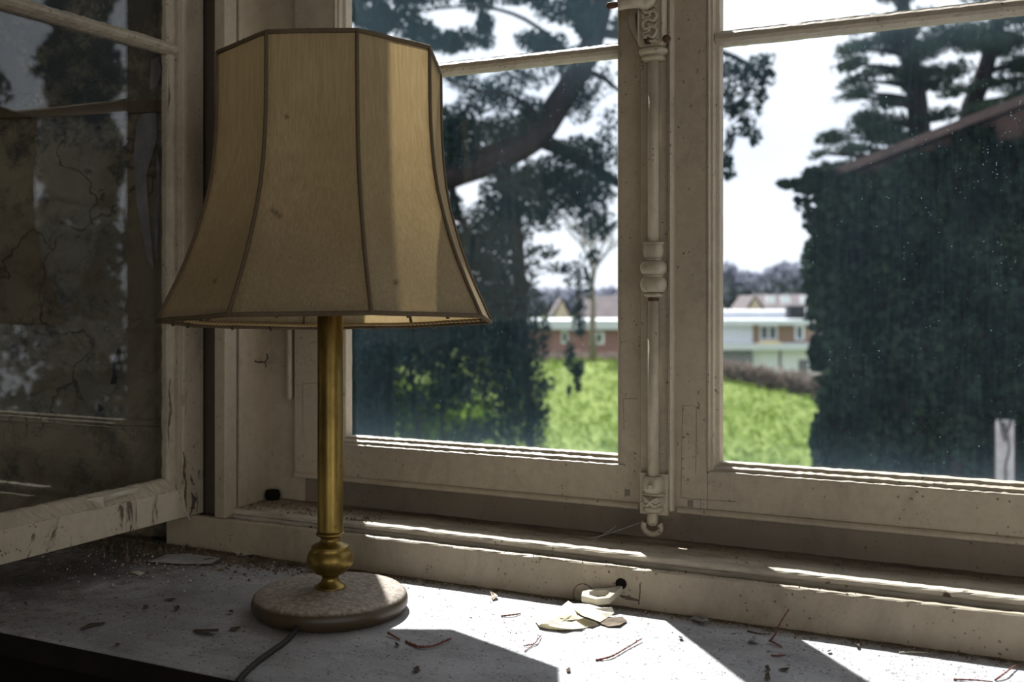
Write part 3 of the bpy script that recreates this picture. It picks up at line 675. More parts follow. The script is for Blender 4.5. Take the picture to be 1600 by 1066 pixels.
# ---- facade, header, floor, ceiling, other walls
mb = MB(); mb.box(-4, -.892, 1.236, 1.276, -4, 3.2)
wf = st(mb.build('wall_front', M['brick_white']))
mb = MB(); mb.box(.315, 4, 1.236, 1.276, -4, 3.2); mb.build('right_pier', M['brick_white'], wf)
mb = MB(); mb.box(-.892, .315, 1.236, 1.276, 1.38, 3.2); mb.build('lintel', M['brick_white'], wf)
mb = MB(); mb.box(-.892, .315, 1.236, 1.30, -4, .098); mb.build('outer_cill', M['brick_white'], wf)
mb = MB(); mb.box(-1.06, 3.2, 1.09, 1.236, 1.39, 2.7); mb.build('inner_head', M['room'], wf)
mb = MB(); mb.box(.34, 3.2, 1.09, 1.236, -.85, 1.39); mb.build('inner_pier', M['room'], wf)
mb = MB(); mb.box(-3.3, 3.2, -4.2, 1.22, -.9, -.85); st(mb.build('floor', M['floor']))
mb = MB(); mb.box(-4.1, 3.2, -4.2, 1.3, 2.7, 2.8); st(mb.build('ceiling', M['room']))
mb = MB()
mb.box(3.1, 3.2, -4.2, -2.75, -.85, 2.7); mb.box(3.1, 3.2, -.45, 1.22, -.85, 2.7); mb.box(3.1, 3.2, -2.75, -.45, -.85, -.12); mb.box(3.1, 3.2, -2.75, -.45, 1.42, 2.7)
st(mb.build('wall_right', M['room']))
mb = MB()
mb.box(-4.1, .38, -4.2, -4.1, -.85, 2.7); mb.box(2.62, 3.2, -4.2, -4.1, -.85, 2.7); mb.box(.38, 2.62, -4.2, -4.1, -.85, -.02); mb.box(.38, 2.62, -4.2, -4.1, 1.52, 2.7)
st(mb.build('wall_back', M['room']))
mb = MB(); mb.box(-4.15, -4.05, -4.2, 1.2, -.85, 2.7); st(mb.build('wall_side', M['room']))

# ================================================================== THE LAMP
LX, LY = -.6855, .9438
lamp = empty('table_lamp', (LX, LY, 0)); tag(lamp, 'brass table lamp with a yellowed pleated-panel fabric shade on the dusty window board', 'lamp')
lamp['label'] = 'brass table lamp with flared eight-sided yellowed fabric shade, standing on the window board'
P_ = lambda m_, nm, mat, bv=0: m_.build(nm, mat, lamp, bv)
m_ = MB(); m_.lathe([(0, 0), (.076, .0), (.0805, .0025), (.0838, .008), (.0842, .013), (.0825, .0185), (.078, .0225), (.070, .0242), (.05, .0250), (.017, .0258), (0, .0258)], (0, 0, 0), 96); P_(m_, 'base', M['base'])
m_ = MB(); m_.lathe([(0, .0245), (.0170, .0250), (.0172, .0270), (.0150, .0285), (.0100, .0325), (.0088, .0365), (.0098, .0395), (.0150, .0420), (.0175, .0430), (.0172, .0442), (.0215, .0470), (.0248, .0520), (.0255, .0565), (.0250, .0605), (.0228, .0655), (.0200, .0690), (.0205, .0700), (.0203, .0712), (.0185, .0722), (.0150, .0735), (.0112, .0760), (.0102, .0790), (.0112, .0815), (.0150, .0830), (.0156, .0842), (.0152, .0856), (.0140, .0862), (0, .0865)], (0, 0, 0), 64); P_(m_, 'knop', M['brass'])
m_ = MB(); m_.lathe([(0, .086), (.0139, .0862), (.0141, .088), (.0139, .090), (.0139, .350), (.012, .353), (0, .353)], (0, 0, 0), 64); P_(m_, 'pole', M['brass'])
m_ = MB(); m_.lathe([(0, .353), (.016, .353), (.019, .36), (.019, .40), (.015, .405), (0, .405)], (0, 0, 0), 32); P_(m_, 'bulb_holder', M['black'])
m_ = MB(); m_.lathe([(0, .400), (.013, .402), (.014, .42), (.024, .445), (.029, .468), (.024, .492), (.012, .505), (0, .508)], (0, 0, 0), 32); P_(m_, 'bulb', M['bulb'])
# shade: eight flared panels, leaning back a little
SX, SY, ZT, ZB, RT, RB, A0, TX, TY = -.6819-LX, .9459-LY, .6045, .3146, .1262, .1858, .3749, -.0132, .0667
DV = [.033, .0225, -.0174, -.062, .0, .02, 0, .015]
prof = [(0, 0), (.03, .001), (.10, .001), (.20, .003), (.285, .012), (.37, .040), (.455, .082), (.54, .155), (.625, .265), (.70, .375), (.783, .52), (.86, .68), (.93, .84), (1, 1)]
def sp(k, t, r, ext=0):
    a = A0+math.pi/4*(k-2)+DV[k % 8]; z = ZT+(ZB-ZT)*t; rr = (RT+(RB-RT)*r)+ext
    lx = rr*math.sin(a); lf = -rr*math.cos(a)
    return Vector((SX, SY, 0))+CR*(lx+TX*z)+CF*(lf+TY*z)+CU*(z-TX*lx-TY*lf)
m_ = MB(); vs = []; fs = []; NS = 10
for t_, r_ in prof:
    for k in range(8):
        a_, b_ = sp(k, t_, r_), sp((k+1) % 8 if k < 7 else 8-8, t_, r_)
        for s_ in range(NS):
            q = a_.lerp(b_, s_/NS); c_ = Vector((SX, SY, q.z))
            q = q+(c_-q).normalized()*(.0016*math.sin(math.pi*s_/NS)*math.sin(math.pi*t_)+random.uniform(-.00012, .00012)); vs.append(q)
W_ = 8*NS
for i in range(len(prof)-1):
    for k in range(W_): fs.append((i*W_+k, i*W_+(k+1) % W_, (i+1)*W_+(k+1) % W_, (i+1)*W_+k))
m_.add(vs, fs, True); shade = P_(m_, 'lamp_shade', M['fabric'])
for k in range(8):
    m_ = MB(); m_.tube([sp(k, t_, r_, .0008) for t_, r_ in prof], .0020, 6); m_.build('rib_piping', M['piping'], shade)
def rim(t_, r_, rad, nm, mat, dz=0, ext=0):
    m_ = MB(); pts = []
    for k in range(9):
        a_ = sp(k % 8, t_, r_, ext); pts.append(a_+Vector((0, 0, dz)))
    full = []
    for k in range(8):
        for s_ in range(6): full.append(pts[k].lerp(pts[k+1], s_/6)+Vector((random.uniform(-.0003, .0003), random.uniform(-.0003, .0003), random.uniform(-.0003, .0003))))
    full.append(pts[0]); m_.tube(full, rad, 8); return m_.build(nm, mat, shade)
rim(0, 0, .0026, 'top_piping', M['piping']); rim(1, 1, .0024, 'bottom_piping', M['piping'])
rim(.985, .96, .0022, 'inner_braid', M['braid'], -.0012, -.003)
for k in range(8):   # wire staples where the lining is caught at the lower hoop
    a_, b_ = sp(k, 1, 1), sp((k+1) % 8, 1, 1)
    for s_ in (.33, .7):
        q = a_.lerp(b_, s_); c_ = Vector((SX, SY, q.z)); d_ = (c_-q).normalized()
        m_ = MB(); m_.tube([q+d_*.001+Vector((0, 0, -.003)), q+d_*.0035+Vector((0, 0, -.0035)), q+d_*.004+Vector((0, 0, .004))], .0012, 6); m_.build('hoop_stitch', M['piping'], shade)
m_ = MB()   # spider inside
for k in (0, 2, 4, 6):
    m_.tube([sp(k, .80, .55, -.002), Vector((0, 0, .375)).lerp(sp(k, .80, .55), .12)], .0012, 5)
m_.build('shade_carrier', M['brass'], shade)
# cord leaving the base
Lc = Vector((LX, LY, 0))
cp = [on(471, 967, 1, LY-.083)]; cp[0].z = .0125
g = on(471, 969, 2, .012)
cpts = [g+Vector((.004, .012, .0)), g, on(462, 985, 2, .006), on(447, 1002, 2, .0032), on(425, 1018, 2, .0030), on(404, 1033, 2, .003), on(388, 1047, 2, .0032), on(376, 1060, 2, .0036), on(371, 1070, 2, .003)]
q = cpts[-1]; cpts += [Vector((q.x, .732, -.004)), Vector((q.x+.002, .728, -.06)), Vector((q.x+.01, .72, -.3))]
m_ = MB(); m_.tube([p-Lc for p in smooth(cpts)], .0028, 10); P_(m_, 'power_cord', M['cord'])
m_ = MB(); d_ = (cpts[0]-cpts[2]).normalized(); m_.tube([g-Lc-d_*.003, g-Lc+d_*.004], .0060, 14); P_(m_, 'cord_bush', M['cord'])

# ================================================================== THINGS ON THE BOARD
# window latch keeper in the face board
kp = lambda px, py, y=1.095: on(px, py, 1, y)
kr = empty('latch_keeper', tuple(on(970, 925, 1, 1.100))); tag(kr, 'flaking cream iron latch keeper sticking out of the lower frame board above the torn paper', 'latch')
m_ = MB()
o3 = on(968, 915, 1, 1.099); Z0 = o3.z
def ring(pts, z0, z1):   # flat ring plate with hole
    pass
outer = [(-.0000, .0), (-.006, -.004), (-.012, -.008), (-.026, -.011), (-.037, -.020), (-.034, -.029), (-.016, -.032), (-.002, -.026), (.002, -.010), (.004, .0)]
inner = [(-.010, -.0125), (-.012, -.0125), (-.016, -.0135), (-.024, -.0155), (-.028, -.0195), (-.026, -.0245), (-.015, -.0265), (-.0085, -.0235), (-.0065, -.018), (-.008, -.0135)]
n_ = len(outer); vs = []
for z_ in (0, -.007):
    for a_, b_ in outer: vs.append((o3.x+a_, 1.1+b_, Z0+z_+b_*.30))
    for a_, b_ in inner: vs.append((o3.x+a_, 1.1+b_, Z0+z_+b_*.30))
fs = []
for i in range(n_):
    j = (i+1) % n_
    fs += [(i, j, n_+j, n_+i), (2*n_+i, 2*n_+j, 3*n_+j, 3*n_+i), (i, j, 2*n_+j, 2*n_+i), (n_+i, n_+j, 3*n_+j, 3*n_+i)]
m_.add(vs, fs); setp(m_.build('keeper_plate', M['flake'], None, .0012), kr)
m_ = MB(); c3 = on(970, 907, 1, 1.0992)
m_.prism([(c3.x+.0065*math.cos(a), c3.z-.004+.0062*math.sin(a)) for a in [math.radians(d) for d in range(0, 360, 30)]], 1, 1.0990, 1.1003) 
setp(m_.build('slot_hole', M['black'], None), kr)
m_ = MB(); q1 = on(1000, 912, 1, 1.0995); q2 = on(998, 945, 1, 1.0995)
m_.tube([q1, q1.lerp(q2, .4)+Vector((.0006, 0, 0)), q2], .0006, 5)
q3 = on(985, 936, 1, 1.0985); m_.tube([q3+Vector((-.012, .001, .0015)), q3+Vector((-.004, .0012, 0)), q3+Vector((.010, .0012, -.001))], [.0008, .0022, .0010], 6)
setp(m_.build('chipped_seam', M['crumb'], None), kr)
# round plug to the left of it
q = on(912, 930, 1, 1.0996); m_ = MB(); m_.tube([q+Vector((.0125*math.cos(a), -.0002, .0125*math.sin(a))) for a in [math.radians(d) for d in range(0, 375, 15)]], .0004, 5); m_.build('plug_seam', M['dark_gap'], tr1)

def flakeobj(name, pts_px, z, mat, label, cat, group=None, lift=.003, th=.0004, rel=None):
    P = [on(px, py, 2, z) for px, py in pts_px]; n_ = len(P); c_ = sum(P, Vector())/n_
    root_c = Vector((c_.x, c_.y, 0)); m_ = MB(); vs = []
    R_ = random.Random(int(c_.x*1e5))
    tops = [p-root_c+Vector((0, 0, R_.uniform(0, lift))) for p in P]
    mids = [(p-root_c)*.5+Vector((0, 0, z+R_.uniform(0, lift*.7))) for p in P]
    vs = tops+mids+[Vector((0, 0, z+lift*.5))]
    fs = []
    for i in range(n_):
        j = (i+1) % n_; fs += [(i, j, n_+j, n_+i), (n_+i, n_+j, 2*n_)]
    m_.add(vs, fs); o = m_.build(name, mat); o.location = root_c
    so = o.modifiers.new('s', 'SOLIDIFY'); so.thickness = th; so.offset = 1
    return tag(o, label, cat, group)
# torn wallpaper: two layers
pr = empty('torn_paper', tuple(on(895, 962, 2, 0))); tag(pr, 'crumpled piece of torn yellowish paper lying in the sunlight below the latch keeper', 'paper')
def sheet(pts, zs, mat, nm):
    P = [on(px, py, 2, z_) for (px, py), z_ in zip(pts, zs)]; n_ = len(P); c_ = sum(P, Vector())/n_; c_.z = sum(zs)/n_+.0035
    m_ = MB(); mids = [p.lerp(c_, .5)+Vector((0, 0, random.uniform(-.0015, .0025))) for p in P]
    m_.add(P+mids+[c_], [(i, (i+1) % n_, n_+(i+1) % n_, n_+i) for i in range(n_)]+[(n_+i, n_+(i+1) % n_, 2*n_) for i in range(n_)])
    o = m_.build(nm, mat); setp(o, pr); so = o.modifiers.new('s', 'SOLIDIFY'); so.thickness = .0004; return o
sheet([(836, 970), (842, 962), (868, 955), (888, 939), (898, 945), (905, 962), (912, 967), (930, 972), (936, 976), (905, 983), (880, 984), (858, 983), (843, 979)], [.002, .005, .005, .007, .007, .006, .008, .003, .001, .001, .002, .001, .003], M['paper'], 'sheet')
sheet([(892, 943), (920, 944), (940, 950), (956, 949), (960, 958), (948, 966), (938, 972), (922, 966), (910, 962), (900, 955)], [.006, .008, .007, .009, .004, .002, .003, .009, .010, .009], M['paper'], 'folded_corner')
sheet([(838, 968), (850, 964), (880, 970), (905, 968), (912, 966), (880, 977), (848, 975)], [.008, .009, .009, .010, .009, .007, .006], M['paper'], 'lifted_edge')
flakeobj('paper_scrap', [(938, 976), (950, 968), (972, 966), (980, 972), (968, 980), (950, 980)], .0008, M['crumb'], 'small brown crumbled scrap at the right tip of the torn paper', 'scrap', None, .002)

FL = [
 ('paint_flake', [(360, 862), (378, 860), (400, 864), (413, 870), (395, 872), (372, 869)], M['flake'], 'curved cream paint flake lying against the frame foot in the left corner', 'paint flake', .006),
 ('paint_flake', [(232, 880), (262, 870), (300, 868), (345, 876), (330, 884), (290, 883)], M['flake_grey'], 'broad grey slab of fallen paint in the back left corner behind the crumbs', 'paint flake', .005),
 ('paint_flake', [(318, 878), (330, 874), (345, 875), (352, 879), (335, 881)], M['flake_dark'], 'thin dark curled flake beside the broad grey slab', 'paint flake', .004),
 ('paint_flake', [(205, 897), (216, 893), (226, 896), (218, 900)], M['flake'], 'small pale flake left of the dark streak near the open casement', 'paint flake', .003),
 ('bark_chip', [(301, 985), (318, 984), (342, 989), (341, 993), (322, 993), (306, 990)], M['flake_dark'], 'long brown bark chip on the board left of the lamp base', 'bark chip', .004),
 ('bark_chip', [(359, 982), (372, 981), (377, 984), (368, 987), (360, 986)], M['flake_dark'], 'short black bark chip just left of the lamp base', 'bark chip', .003),
 ('bark_chip', [(125, 983), (140, 977), (165, 973), (164, 976), (142, 981), (130, 985)], M['flake_dark'], 'broken line of dark bark on the shaded far left of the board', 'bark chip', .002),
 ('bark_chip', [(255, 938), (270, 936), (276, 938), (266, 940)], M['flake_dark'], 'thin dark sliver in the middle of the shaded board left of the lamp', 'bark chip', .002),
 ('crumb', [(272, 953), (279, 950), (281, 954), (275, 957)], M['flake_dark'], 'round black crumb between the sliver and the long bark chip', 'crumb', .004),
 ('crumb', [(357, 958), (363, 956), (365, 960), (359, 961)], M['flake_dark'], 'black crumb nearest to the left rim of the lamp base', 'crumb', .004),
 ('crumb', [(36, 944), (42, 942), (43, 946), (38, 947)], M['flake_dark'], 'lone dark crumb at the far left of the board', 'crumb', .003),
 ('crumb', [(180, 1008), (186, 1006), (188, 1010), (182, 1011)], M['flake_dark'], 'dark crumb close to the front edge on the left', 'crumb', .003),
 ('crumb', [(224, 949), (231, 947), (232, 951), (226, 952)], M['flake_dark'], 'dark crumb left of the round black crumb', 'crumb', .003),
 ('seed_husk', [(766, 932), (774, 930), (778, 936), (770, 939)], M['cream'], 'pinkish husk at the foot of the frame between lamp and torn paper', 'husk', .006),
 ('paint_flake', [(1078, 968), (1086, 966), (1104, 972), (1108, 978), (1092, 977)], M['flake_grey'], 'pale flake tilted against the frame foot right of the latch keeper', 'paint flake', .006),
 ('pebble', [(1168, 1003), (1178, 1000), (1186, 1005), (1176, 1008)], M['flake_grey'], 'grey pebble of mortar in the shadow band near the frame foot', 'crumb', .005),
 ('paint_flake', [(1216, 1046), (1228, 1045), (1234, 1048), (1222, 1049)], M['flake_dark'], 'dark sliver in the middle of the shadow band', 'paint flake', .003),
 ('crumb', [(1194, 1046), (1200, 1044), (1204, 1049), (1197, 1050)], M['flake_dark'], 'brown crumb beside the dark sliver in the shadow band', 'crumb', .004),
 ('crumb', [(1195, 1059), (1201, 1057), (1204, 1063), (1196, 1064)], M['flake_dark'], 'brown crumb at the lower edge of the picture in the shadow band', 'crumb', .004),
 ('crumb', [(1060, 997), (1065, 996), (1067, 1000), (1062, 1001)], M['flake_dark'], 'small grey crumb in the sun left of the shadow band', 'crumb', .003),
 ('crumb', [(884, 1048), (890, 1046), (892, 1051), (886, 1052)], M['flake_dark'], 'small crumb in the sun below the torn paper', 'crumb', .003),
 ('crumb', [(645, 1046), (654, 1043), (656, 1050), (647, 1052)], M['flake_dark'], 'olive crumb in the shade right of the lamp base', 'crumb', .004),
 ('crumb', [(617, 1008), (622, 1007), (624, 1011), (619, 1012)], M['flake_dark'], 'tiny black crumb under the short twig', 'crumb', .003),
 ('crumb', [(1292, 1019), (1298, 1018), (1299, 1021), (1294, 1022)], M['flake_dark'], 'tiny crumb in the sun right of the shadow band', 'crumb', .003),
 ('crumb', [(1336, 1010), (1342, 1008), (1343, 1014), (1338, 1014)], M['flake_dark'], 'black curled crumb close to the frame foot on the right', 'crumb', .004),
]
for nm, pts, mat, lab, cat, lf in FL: flakeobj(nm, pts, .0006, mat, lab, cat, 'debris on the window board', lf)

def twig(pts, zs, r, lab, side=0, mat='twig'):
    P = smooth([on(px, py, 2, z_) for (px, py), z_ in zip(pts, zs)], 8); c_ = P[0].copy(); c_.z = 0
    m_ = MB(); n_ = len(P); m_.tube([p-c_ for p in P], [r*(1-.5*i/n_)*(1+.25*math.sin(i*2.3)) for i in range(n_)], 6)
    for i in range(3, n_-2, 2 if side else 9999):   # scale needles
        d_ = Vector((random.uniform(-1, 1), random.uniform(-1, 1), .5)).normalized()*side
        m_.tube([P[i]-c_, P[i]-c_+d_], [r*.8, r*.3], 4)
    o = m_.build('twig', M[mat]); o.location = c_; return tag(o, lab, 'twig', 'dry twigs on the window board')
twig([(634, 1003), (655, 1011), (675, 1010), (693, 1003), (705, 998)], [.001, .0015, .002, .002, .003], .0013, 'curved red brown conifer twig in the shade edge right of the lamp base', .0022)
twig([(606, 989), (615, 994), (625, 1000)], [.003, .002, .001], .0013, 'short straight red brown twig beside the lamp base', .0015)
twig([(931, 1032), (955, 1026), (980, 1012), (1003, 998)], [.0008, .002, .002, .003], .0011, 'long slanting red brown twig in the sun right of the torn paper', .002)
twig([(783, 963), (800, 961), (814, 959)], [.001, .002, .001], .0011, 'dark straight twig between the lamp and the torn paper', .001)
twig([(1203, 1002), (1212, 990), (1220, 972), (1233, 952)], [.002, .012, .025, .042], .0010, 'reddish twig leaning against the frame board', .0)
twig([(1202, 1001), (1212, 1006), (1222, 1012)], [.003, .002, .001], .0011, 'short broken twig at the foot of the leaning twig', .0015)
twig([(1168, 986), (1185, 990), (1205, 991)], [.001, .001, .002], .0009, 'thin dark twig left of the leaning twig', .0, 'flake_dark')
twig([(1205, 1024), (1216, 1025), (1228, 1023)], [.001, .001, .001], .0010, 'small red twig lying flat in the shadow band', .001)
twig([(818, 1009), (833, 1007), (840, 1000), (846, 992)], [.001, .002, .003, .002], .0007, 'hooked pale red stalk below the torn paper', .002)
twig([(820, 1018), (831, 1010), (842, 1006)], [.001, .001, .001], .0006, 'fine pale stalk crossing the hooked stalk below the torn paper', 0)
twig([(1490, 1062), (1525, 1063), (1552, 1066)], [.001, .002, .001], .0010, 'red twig at the bottom right corner of the board', .001)
twig([(1555, 1063), (1570, 1052), (1586, 1041), (1600, 1042)], [.001, .004, .003, .002], .0009, 'thin curved stalk near the frame foot at the far right', 0)
twig([(1405, 1020), (1425, 1019), (1450, 1020)], [.001, .002, .001], .0008, 'straw coloured stalk along the frame foot on the right', 0, 'flake')

# uncountable crumbs: stuff
def crumbs(n, xs, ys, z, smin, smax):
    out_v = []; out_f = []
    for i in range(n):
        x, y = xs(), ys(); 
        if (x-LX)**2+(y-LY)**2 < .0935**2 and z < .01: continue
        s_ = random.uniform(smin, smax)*random.choice((.5, .7, 1, 1)); b = len(out_v); h_ = s_*random.uniform(.25, .6); a = random.uniform(0, 6.3); e = random.uniform(.4, 1)
        for k in range(5):
            q = a+k*1.257; out_v.append((x+s_*.5*math.cos(q)*random.uniform(.6, 1), y+s_*.5*e*math.sin(q)*random.uniform(.6, 1), z))
        out_v.append((x, y, z+h_)); out_f += [(b+k, b+(k+1) % 5, b+5) for k in range(5)]
    return out_v, out_f
def stuff(name, parts, mat, label, cat):
    m_ = MB()
    for v_, f_ in parts: m_.add(v_, f_)
    return tag(m_.build(name, mat), label, cat, None, 'stuff')
U = random.uniform
left = lambda: min(max(random.gauss(-1.0, .13), -1.35), -.6)
backy = lambda: 1.098-abs(random.gauss(0, .030))
stuff('brown_crumbs', [crumbs(3800, left, backy, 0, .0015, .006), crumbs(1700, lambda: U(-1.3, .4), lambda: 1.098-abs(random.gauss(0, .007)), 0, .001, .004),
     crumbs(700, left, lambda: U(.80, 1.09), 0, .001, .0035), crumbs(3800, lambda: U(-1.3, .3), lambda: U(.745, 1.09), 0, .0007, .0024), crumbs(170, lambda: min(-.79, random.gauss(-1.0, .12)), lambda: 1.095-abs(random.gauss(0, .045)), 0, .006, .014)],
     M['crumb'], 'brown crumbs and dirt scattered over the board and heaped along the frame foot', 'crumbs')
stuff('pale_paint_crumbs', [crumbs(500, left, lambda: 1.09-abs(random.gauss(0, .09)), 0, .001, .005), crumbs(700, lambda: U(-1.3, .2), lambda: U(.75, 1.09), 0, .0006, .0018), crumbs(260, lambda: U(-1.2, .3), lambda: 1.098-abs(random.gauss(0, .02)), 0, .001, .0035)],
     M['flake'], 'pale crumbs of fallen paint strewn over the left of the board', 'crumbs')
stuff('ledge_crumbs', [crumbs(1500, lambda: U(-.965, .28), lambda: 1.192-abs(random.gauss(0, .014)), .0562, .001, .0035), crumbs(500, lambda: U(-.965, -.75), lambda: U(1.117, 1.18), .0560, .001, .005), crumbs(500, lambda: U(-.965, .28), lambda: U(1.116, 1.18), .0558, .0007, .002), crumbs(350, lambda: U(-.98, .3), lambda: U(1.101, 1.1075), .0433, .0008, .003)],
     M['crumb'], 'dark crumbs lying along the frame ledge under the casements', 'crumbs')
# cobweb
m_ = MB(); Wp = [on(918, 842, 1, 1.15), on(945, 836, 1, 1.158), on(975, 826, 1, 1.165), on(1005, 815, 1, 1.17)]
m_.tube(Wp, .00022, 4); m_.tube([on(925, 846, 1, 1.145), on(955, 828, 1, 1.16), on(962, 822, 1, 1.165)], .0002, 4)
tag(m_.build('cobweb', M['web']), 'thin cobweb threads hanging between the ledge and the bolt tip', 'cobweb')

# ================================================================== OUTSIDE
# --- terrain: meadow falling to the right with a crest, then the valley
def crest_py(px):
    for a, b in (((300, 562), (962, 566)), ((962, 566), (1125, 596)), ((1125, 596), (1290, 630)), ((1290, 630), (2200, 700))):
        if px <= b[0]: u = (px-a[0])/(b[0]-a[0]); return a[1]+(b[1]-a[1])*u
    return 700
nu, ds = 60, [6, 9, 13, 18, 24, 30, 36, 41, 45, 48, 54, 62, 75, 110, 200, 420, 800]
vs = []; fs = []
for i in range(nu):
    px = -900+i*(4200/(nu-1)); pc = min(max(px, 300), 2200)
    zc = -(crest_py(pc)-464)/FPX*45
    for D in ds:
        if D <= 45: u = (D-6)/39; z_ = -4.6*(1-u)+zc*u if D > 6 else -4.6
        elif D <= 62: u = (D-45)/17; z_ = zc*(1-u)-7.0*u
        else: z_ = -7.0-max(0, (75-D))*.0
        if D > 200: z_ = -7+ (D-200)*.02
        q = CAM+ray(px, 464)*D; vs.append((q.x, q.y, H+z_+random.uniform(-.05, .05)*(1 if D > 10 else 0)))
nd = len(ds)
for i in range(nu-1):
    for k in range(nd-1): fs.append((i*nd+k, (i+1)*nd+k, (i+1)*nd+k+1, i*nd+k+1))
mb = MB(); mb.add(vs, fs, True); st(mb.build('ground', M['grass']))
# tufts on the meadow
n_ = 9000; Dd = rng.uniform(20, 46, n_); pxs = rng.uniform(500, 1400, n_); C_ = np.zeros((n_, 3))
for i in range(n_):
    zc = -(crest_py(pxs[i])-464)/FPX*45; u = (Dd[i]-6)/39 if Dd[i] < 45 else 1
    q = CAM+ray(pxs[i], 464)*Dd[i]; C_[i] = (q.x, q.y, H+(-4.6*(1-u)+zc*u)+.08)
tag(quads('grass_tufts', leafcloud(C_, .35, .06, 0, True), M['grassblade']), 'bright green meadow grass tufts beyond the window', 'grass', None, 'stuff')

# --- big cedar in the left panes
cedar = empty('cedar_tree', tuple(Vector((at(735, 464, 11).x, at(735, 464, 11).y, H-4.5))))
tag(cedar, 'huge dark cedar with a slanting limb filling the left casement panes', 'tree')
def path(pts, rs):
    m_.tube(smooth([at(px, py, D) for px, py, D in pts], 4), [rs[0]+(rs[1]-rs[0])*i/(4*(len(pts)-1)) for i in range(4*(len(pts)-1)+1)], 9)
m_ = MB()
path([(560, 1150, 11.6), (566, 800, 11.6), (570, 500, 11.5), (580, 380, 11.3), (640, 300, 11)], (.42, .24))
path([(570, 420, 11.3), (640, 305, 11), (700, 272, 10.8), (770, 248, 10.6), (835, 214, 10.6), (868, 170, 10.5), (905, 110, 10.4), (930, 50, 10.4), (955, -60, 10.3)], (.19, .10))
setp(m_.build('trunk', M['bark']), cedar)
m_ = MB()
for pts, rs in (([(835, 214, 10.6), (880, 235, 10.8), (925, 262, 11), (965, 285, 11.2), (1010, 320, 11.3)], (.09, .03)),
                ([(780, 246, 10.6), (800, 330, 10.6), (812, 430, 10.7), (820, 560, 10.8), (830, 700, 10.9)], (.10, .03)),
                ([(700, 275, 10.8), (715, 330, 10.8), (720, 340, 10.9), (740, 380, 11)], (.05, .02)),
                ([(640, 305, 11), (690, 330, 10.6), (730, 350, 10.4)], (.05, .02)),
                ([(850, 190, 10.5), (800, 150, 10.3), (740, 140, 10.2), (690, 120, 10)], (.03, .010)),
                ([(905, 110, 10.4), (940, 120, 10.8), (965, 140, 11), (990, 150, 11)], (.04, .01)),
                ([(930, 50, 10.4), (1000, 60, 10), (1080, 70, 9.8), (1150, 90, 9.6), (1190, 120, 9.6)], (.05, .015)),
                ([(900, 90, 10.4), (820, 30, 10), (740, 10, 9.8), (640, 20, 9.6)], (.025, .008)),
                ([(640, 560, 11), (650, 640, 11), (660, 740, 11)], (.02, .02)), ([(700, 560, 11), (690, 640, 11), (700, 740, 11)], (.02, .015)),
                ([(570, 500, 11.5), (680, 470, 11), (780, 500, 10.8)], (.10, .04))): path(pts, rs)
setp(m_.build('limbs', M['bark']), cedar)
bl = []
def add(px, py, rx, ry, n, D=10.9, dep=.7): bl.append(camblob(px, py, rx, ry, D, dep, n))
# solid hanging masses
for a in ((760, 420, 85, 90, 5200), (790, 520, 72, 100, 5200), (800, 620, 50, 80, 2300), (700, 520, 120, 70, 5600), (620, 540, 90, 60, 4200), (715, 600, 60, 45, 1500),
          (780, 350, 60, 45, 1700), (570, 600, 40, 110, 3400), (600, 650, 60, 60, 900), (760, 680, 80, 30, 800), (650, 620, 90, 40, 900), (690, 440, 60, 60, 2200), (640, 460, 90, 60, 3000), (835, 655, 26, 60, 700), (850, 600, 18, 20, 130)): add(*a)
# layered airy sprays higher up
for a in ((800, 300, 50, 40, 800), (860, 280, 55, 35, 900), (915, 300, 45, 40, 700), (940, 250, 30, 40, 260), (850, 330, 40, 30, 330), (930, 350, 35, 25, 200), (900, 235, 35, 20, 240),
          (720, 190, 45, 26, 420), (770, 150, 50, 24, 360), (830, 180, 30, 26, 330), (720, 240, 30, 30, 300), (790, 205, 40, 26, 400), (700, 215, 20, 40, 300), (745, 215, 28, 22, 180), (905, 150, 30, 40, 260), (890, 95, 40, 20, 200), (950, 200, 20, 40, 60), (820, 120, 50, 16, 170), (720, 120, 30, 16, 140), (940, 120, 25, 30, 60),
          (700, 330, 25, 30, 260), (725, 385, 26, 22, 420)): add(a[0], a[1], a[2]*1.1, a[3]*1.1, int(a[4]*2.1), 10.6, .5)
# canopy seen above the glazing bars
for i in range(190):
    px, py = U(540, 1000), U(-160, 84)
    if 765 < px < 825 and 0 < py < 75 or 865 < px < 905 and 20 < py < 80 or px > 930 and random.random() < .55: continue
    add(px, py, U(14, 34), U(8, 18), int(U(120, 330)), U(9.5, 11), .35)
# drooping tips on the right of the tree
for a in ((900, 430, 22, 26, 150), (905, 490, 12, 45, 220), (890, 560, 10, 30, 110), (903, 575, 12, 14, 120), (902, 600, 7, 16, 60), (890, 610, 4, 12, 30), (870, 420, 30, 12, 90), (925, 400, 20, 14, 60), (850, 395, 26, 14, 110), (918, 440, 10, 30, 60)): add(a[0], a[1], a[2], a[3], a[4], 10.6, .25)
# sprays reaching over the right casement
for a in ((1150, 110, 30, 20, 130), (1165, 130, 26, 26, 150), (1195, 120, 16, 22, 130), (1190, 95, 22, 16, 90), (1140, 160, 14, 30, 110), (1190, 150, 12, 12, 60), (1165, 195, 14, 22, 110), (1180, 215, 9, 14, 60), (1150, 170, 18, 12, 60), (1140, 215, 8, 20, 80), (1135, 255, 10, 24, 110), (1140, 275, 7, 8, 40), (1160, 165, 22, 10, 60), (1185, 170, 5, 12, 30), (1130, 120, 10, 40, 100)): add(a[0], a[1], a[2], a[3], int(a[4]*1.1), 9.4, .2)
setp(quads('foliage', leafcloud(np.concatenate(bl), .075, .026, .8), M['cedar']), cedar)

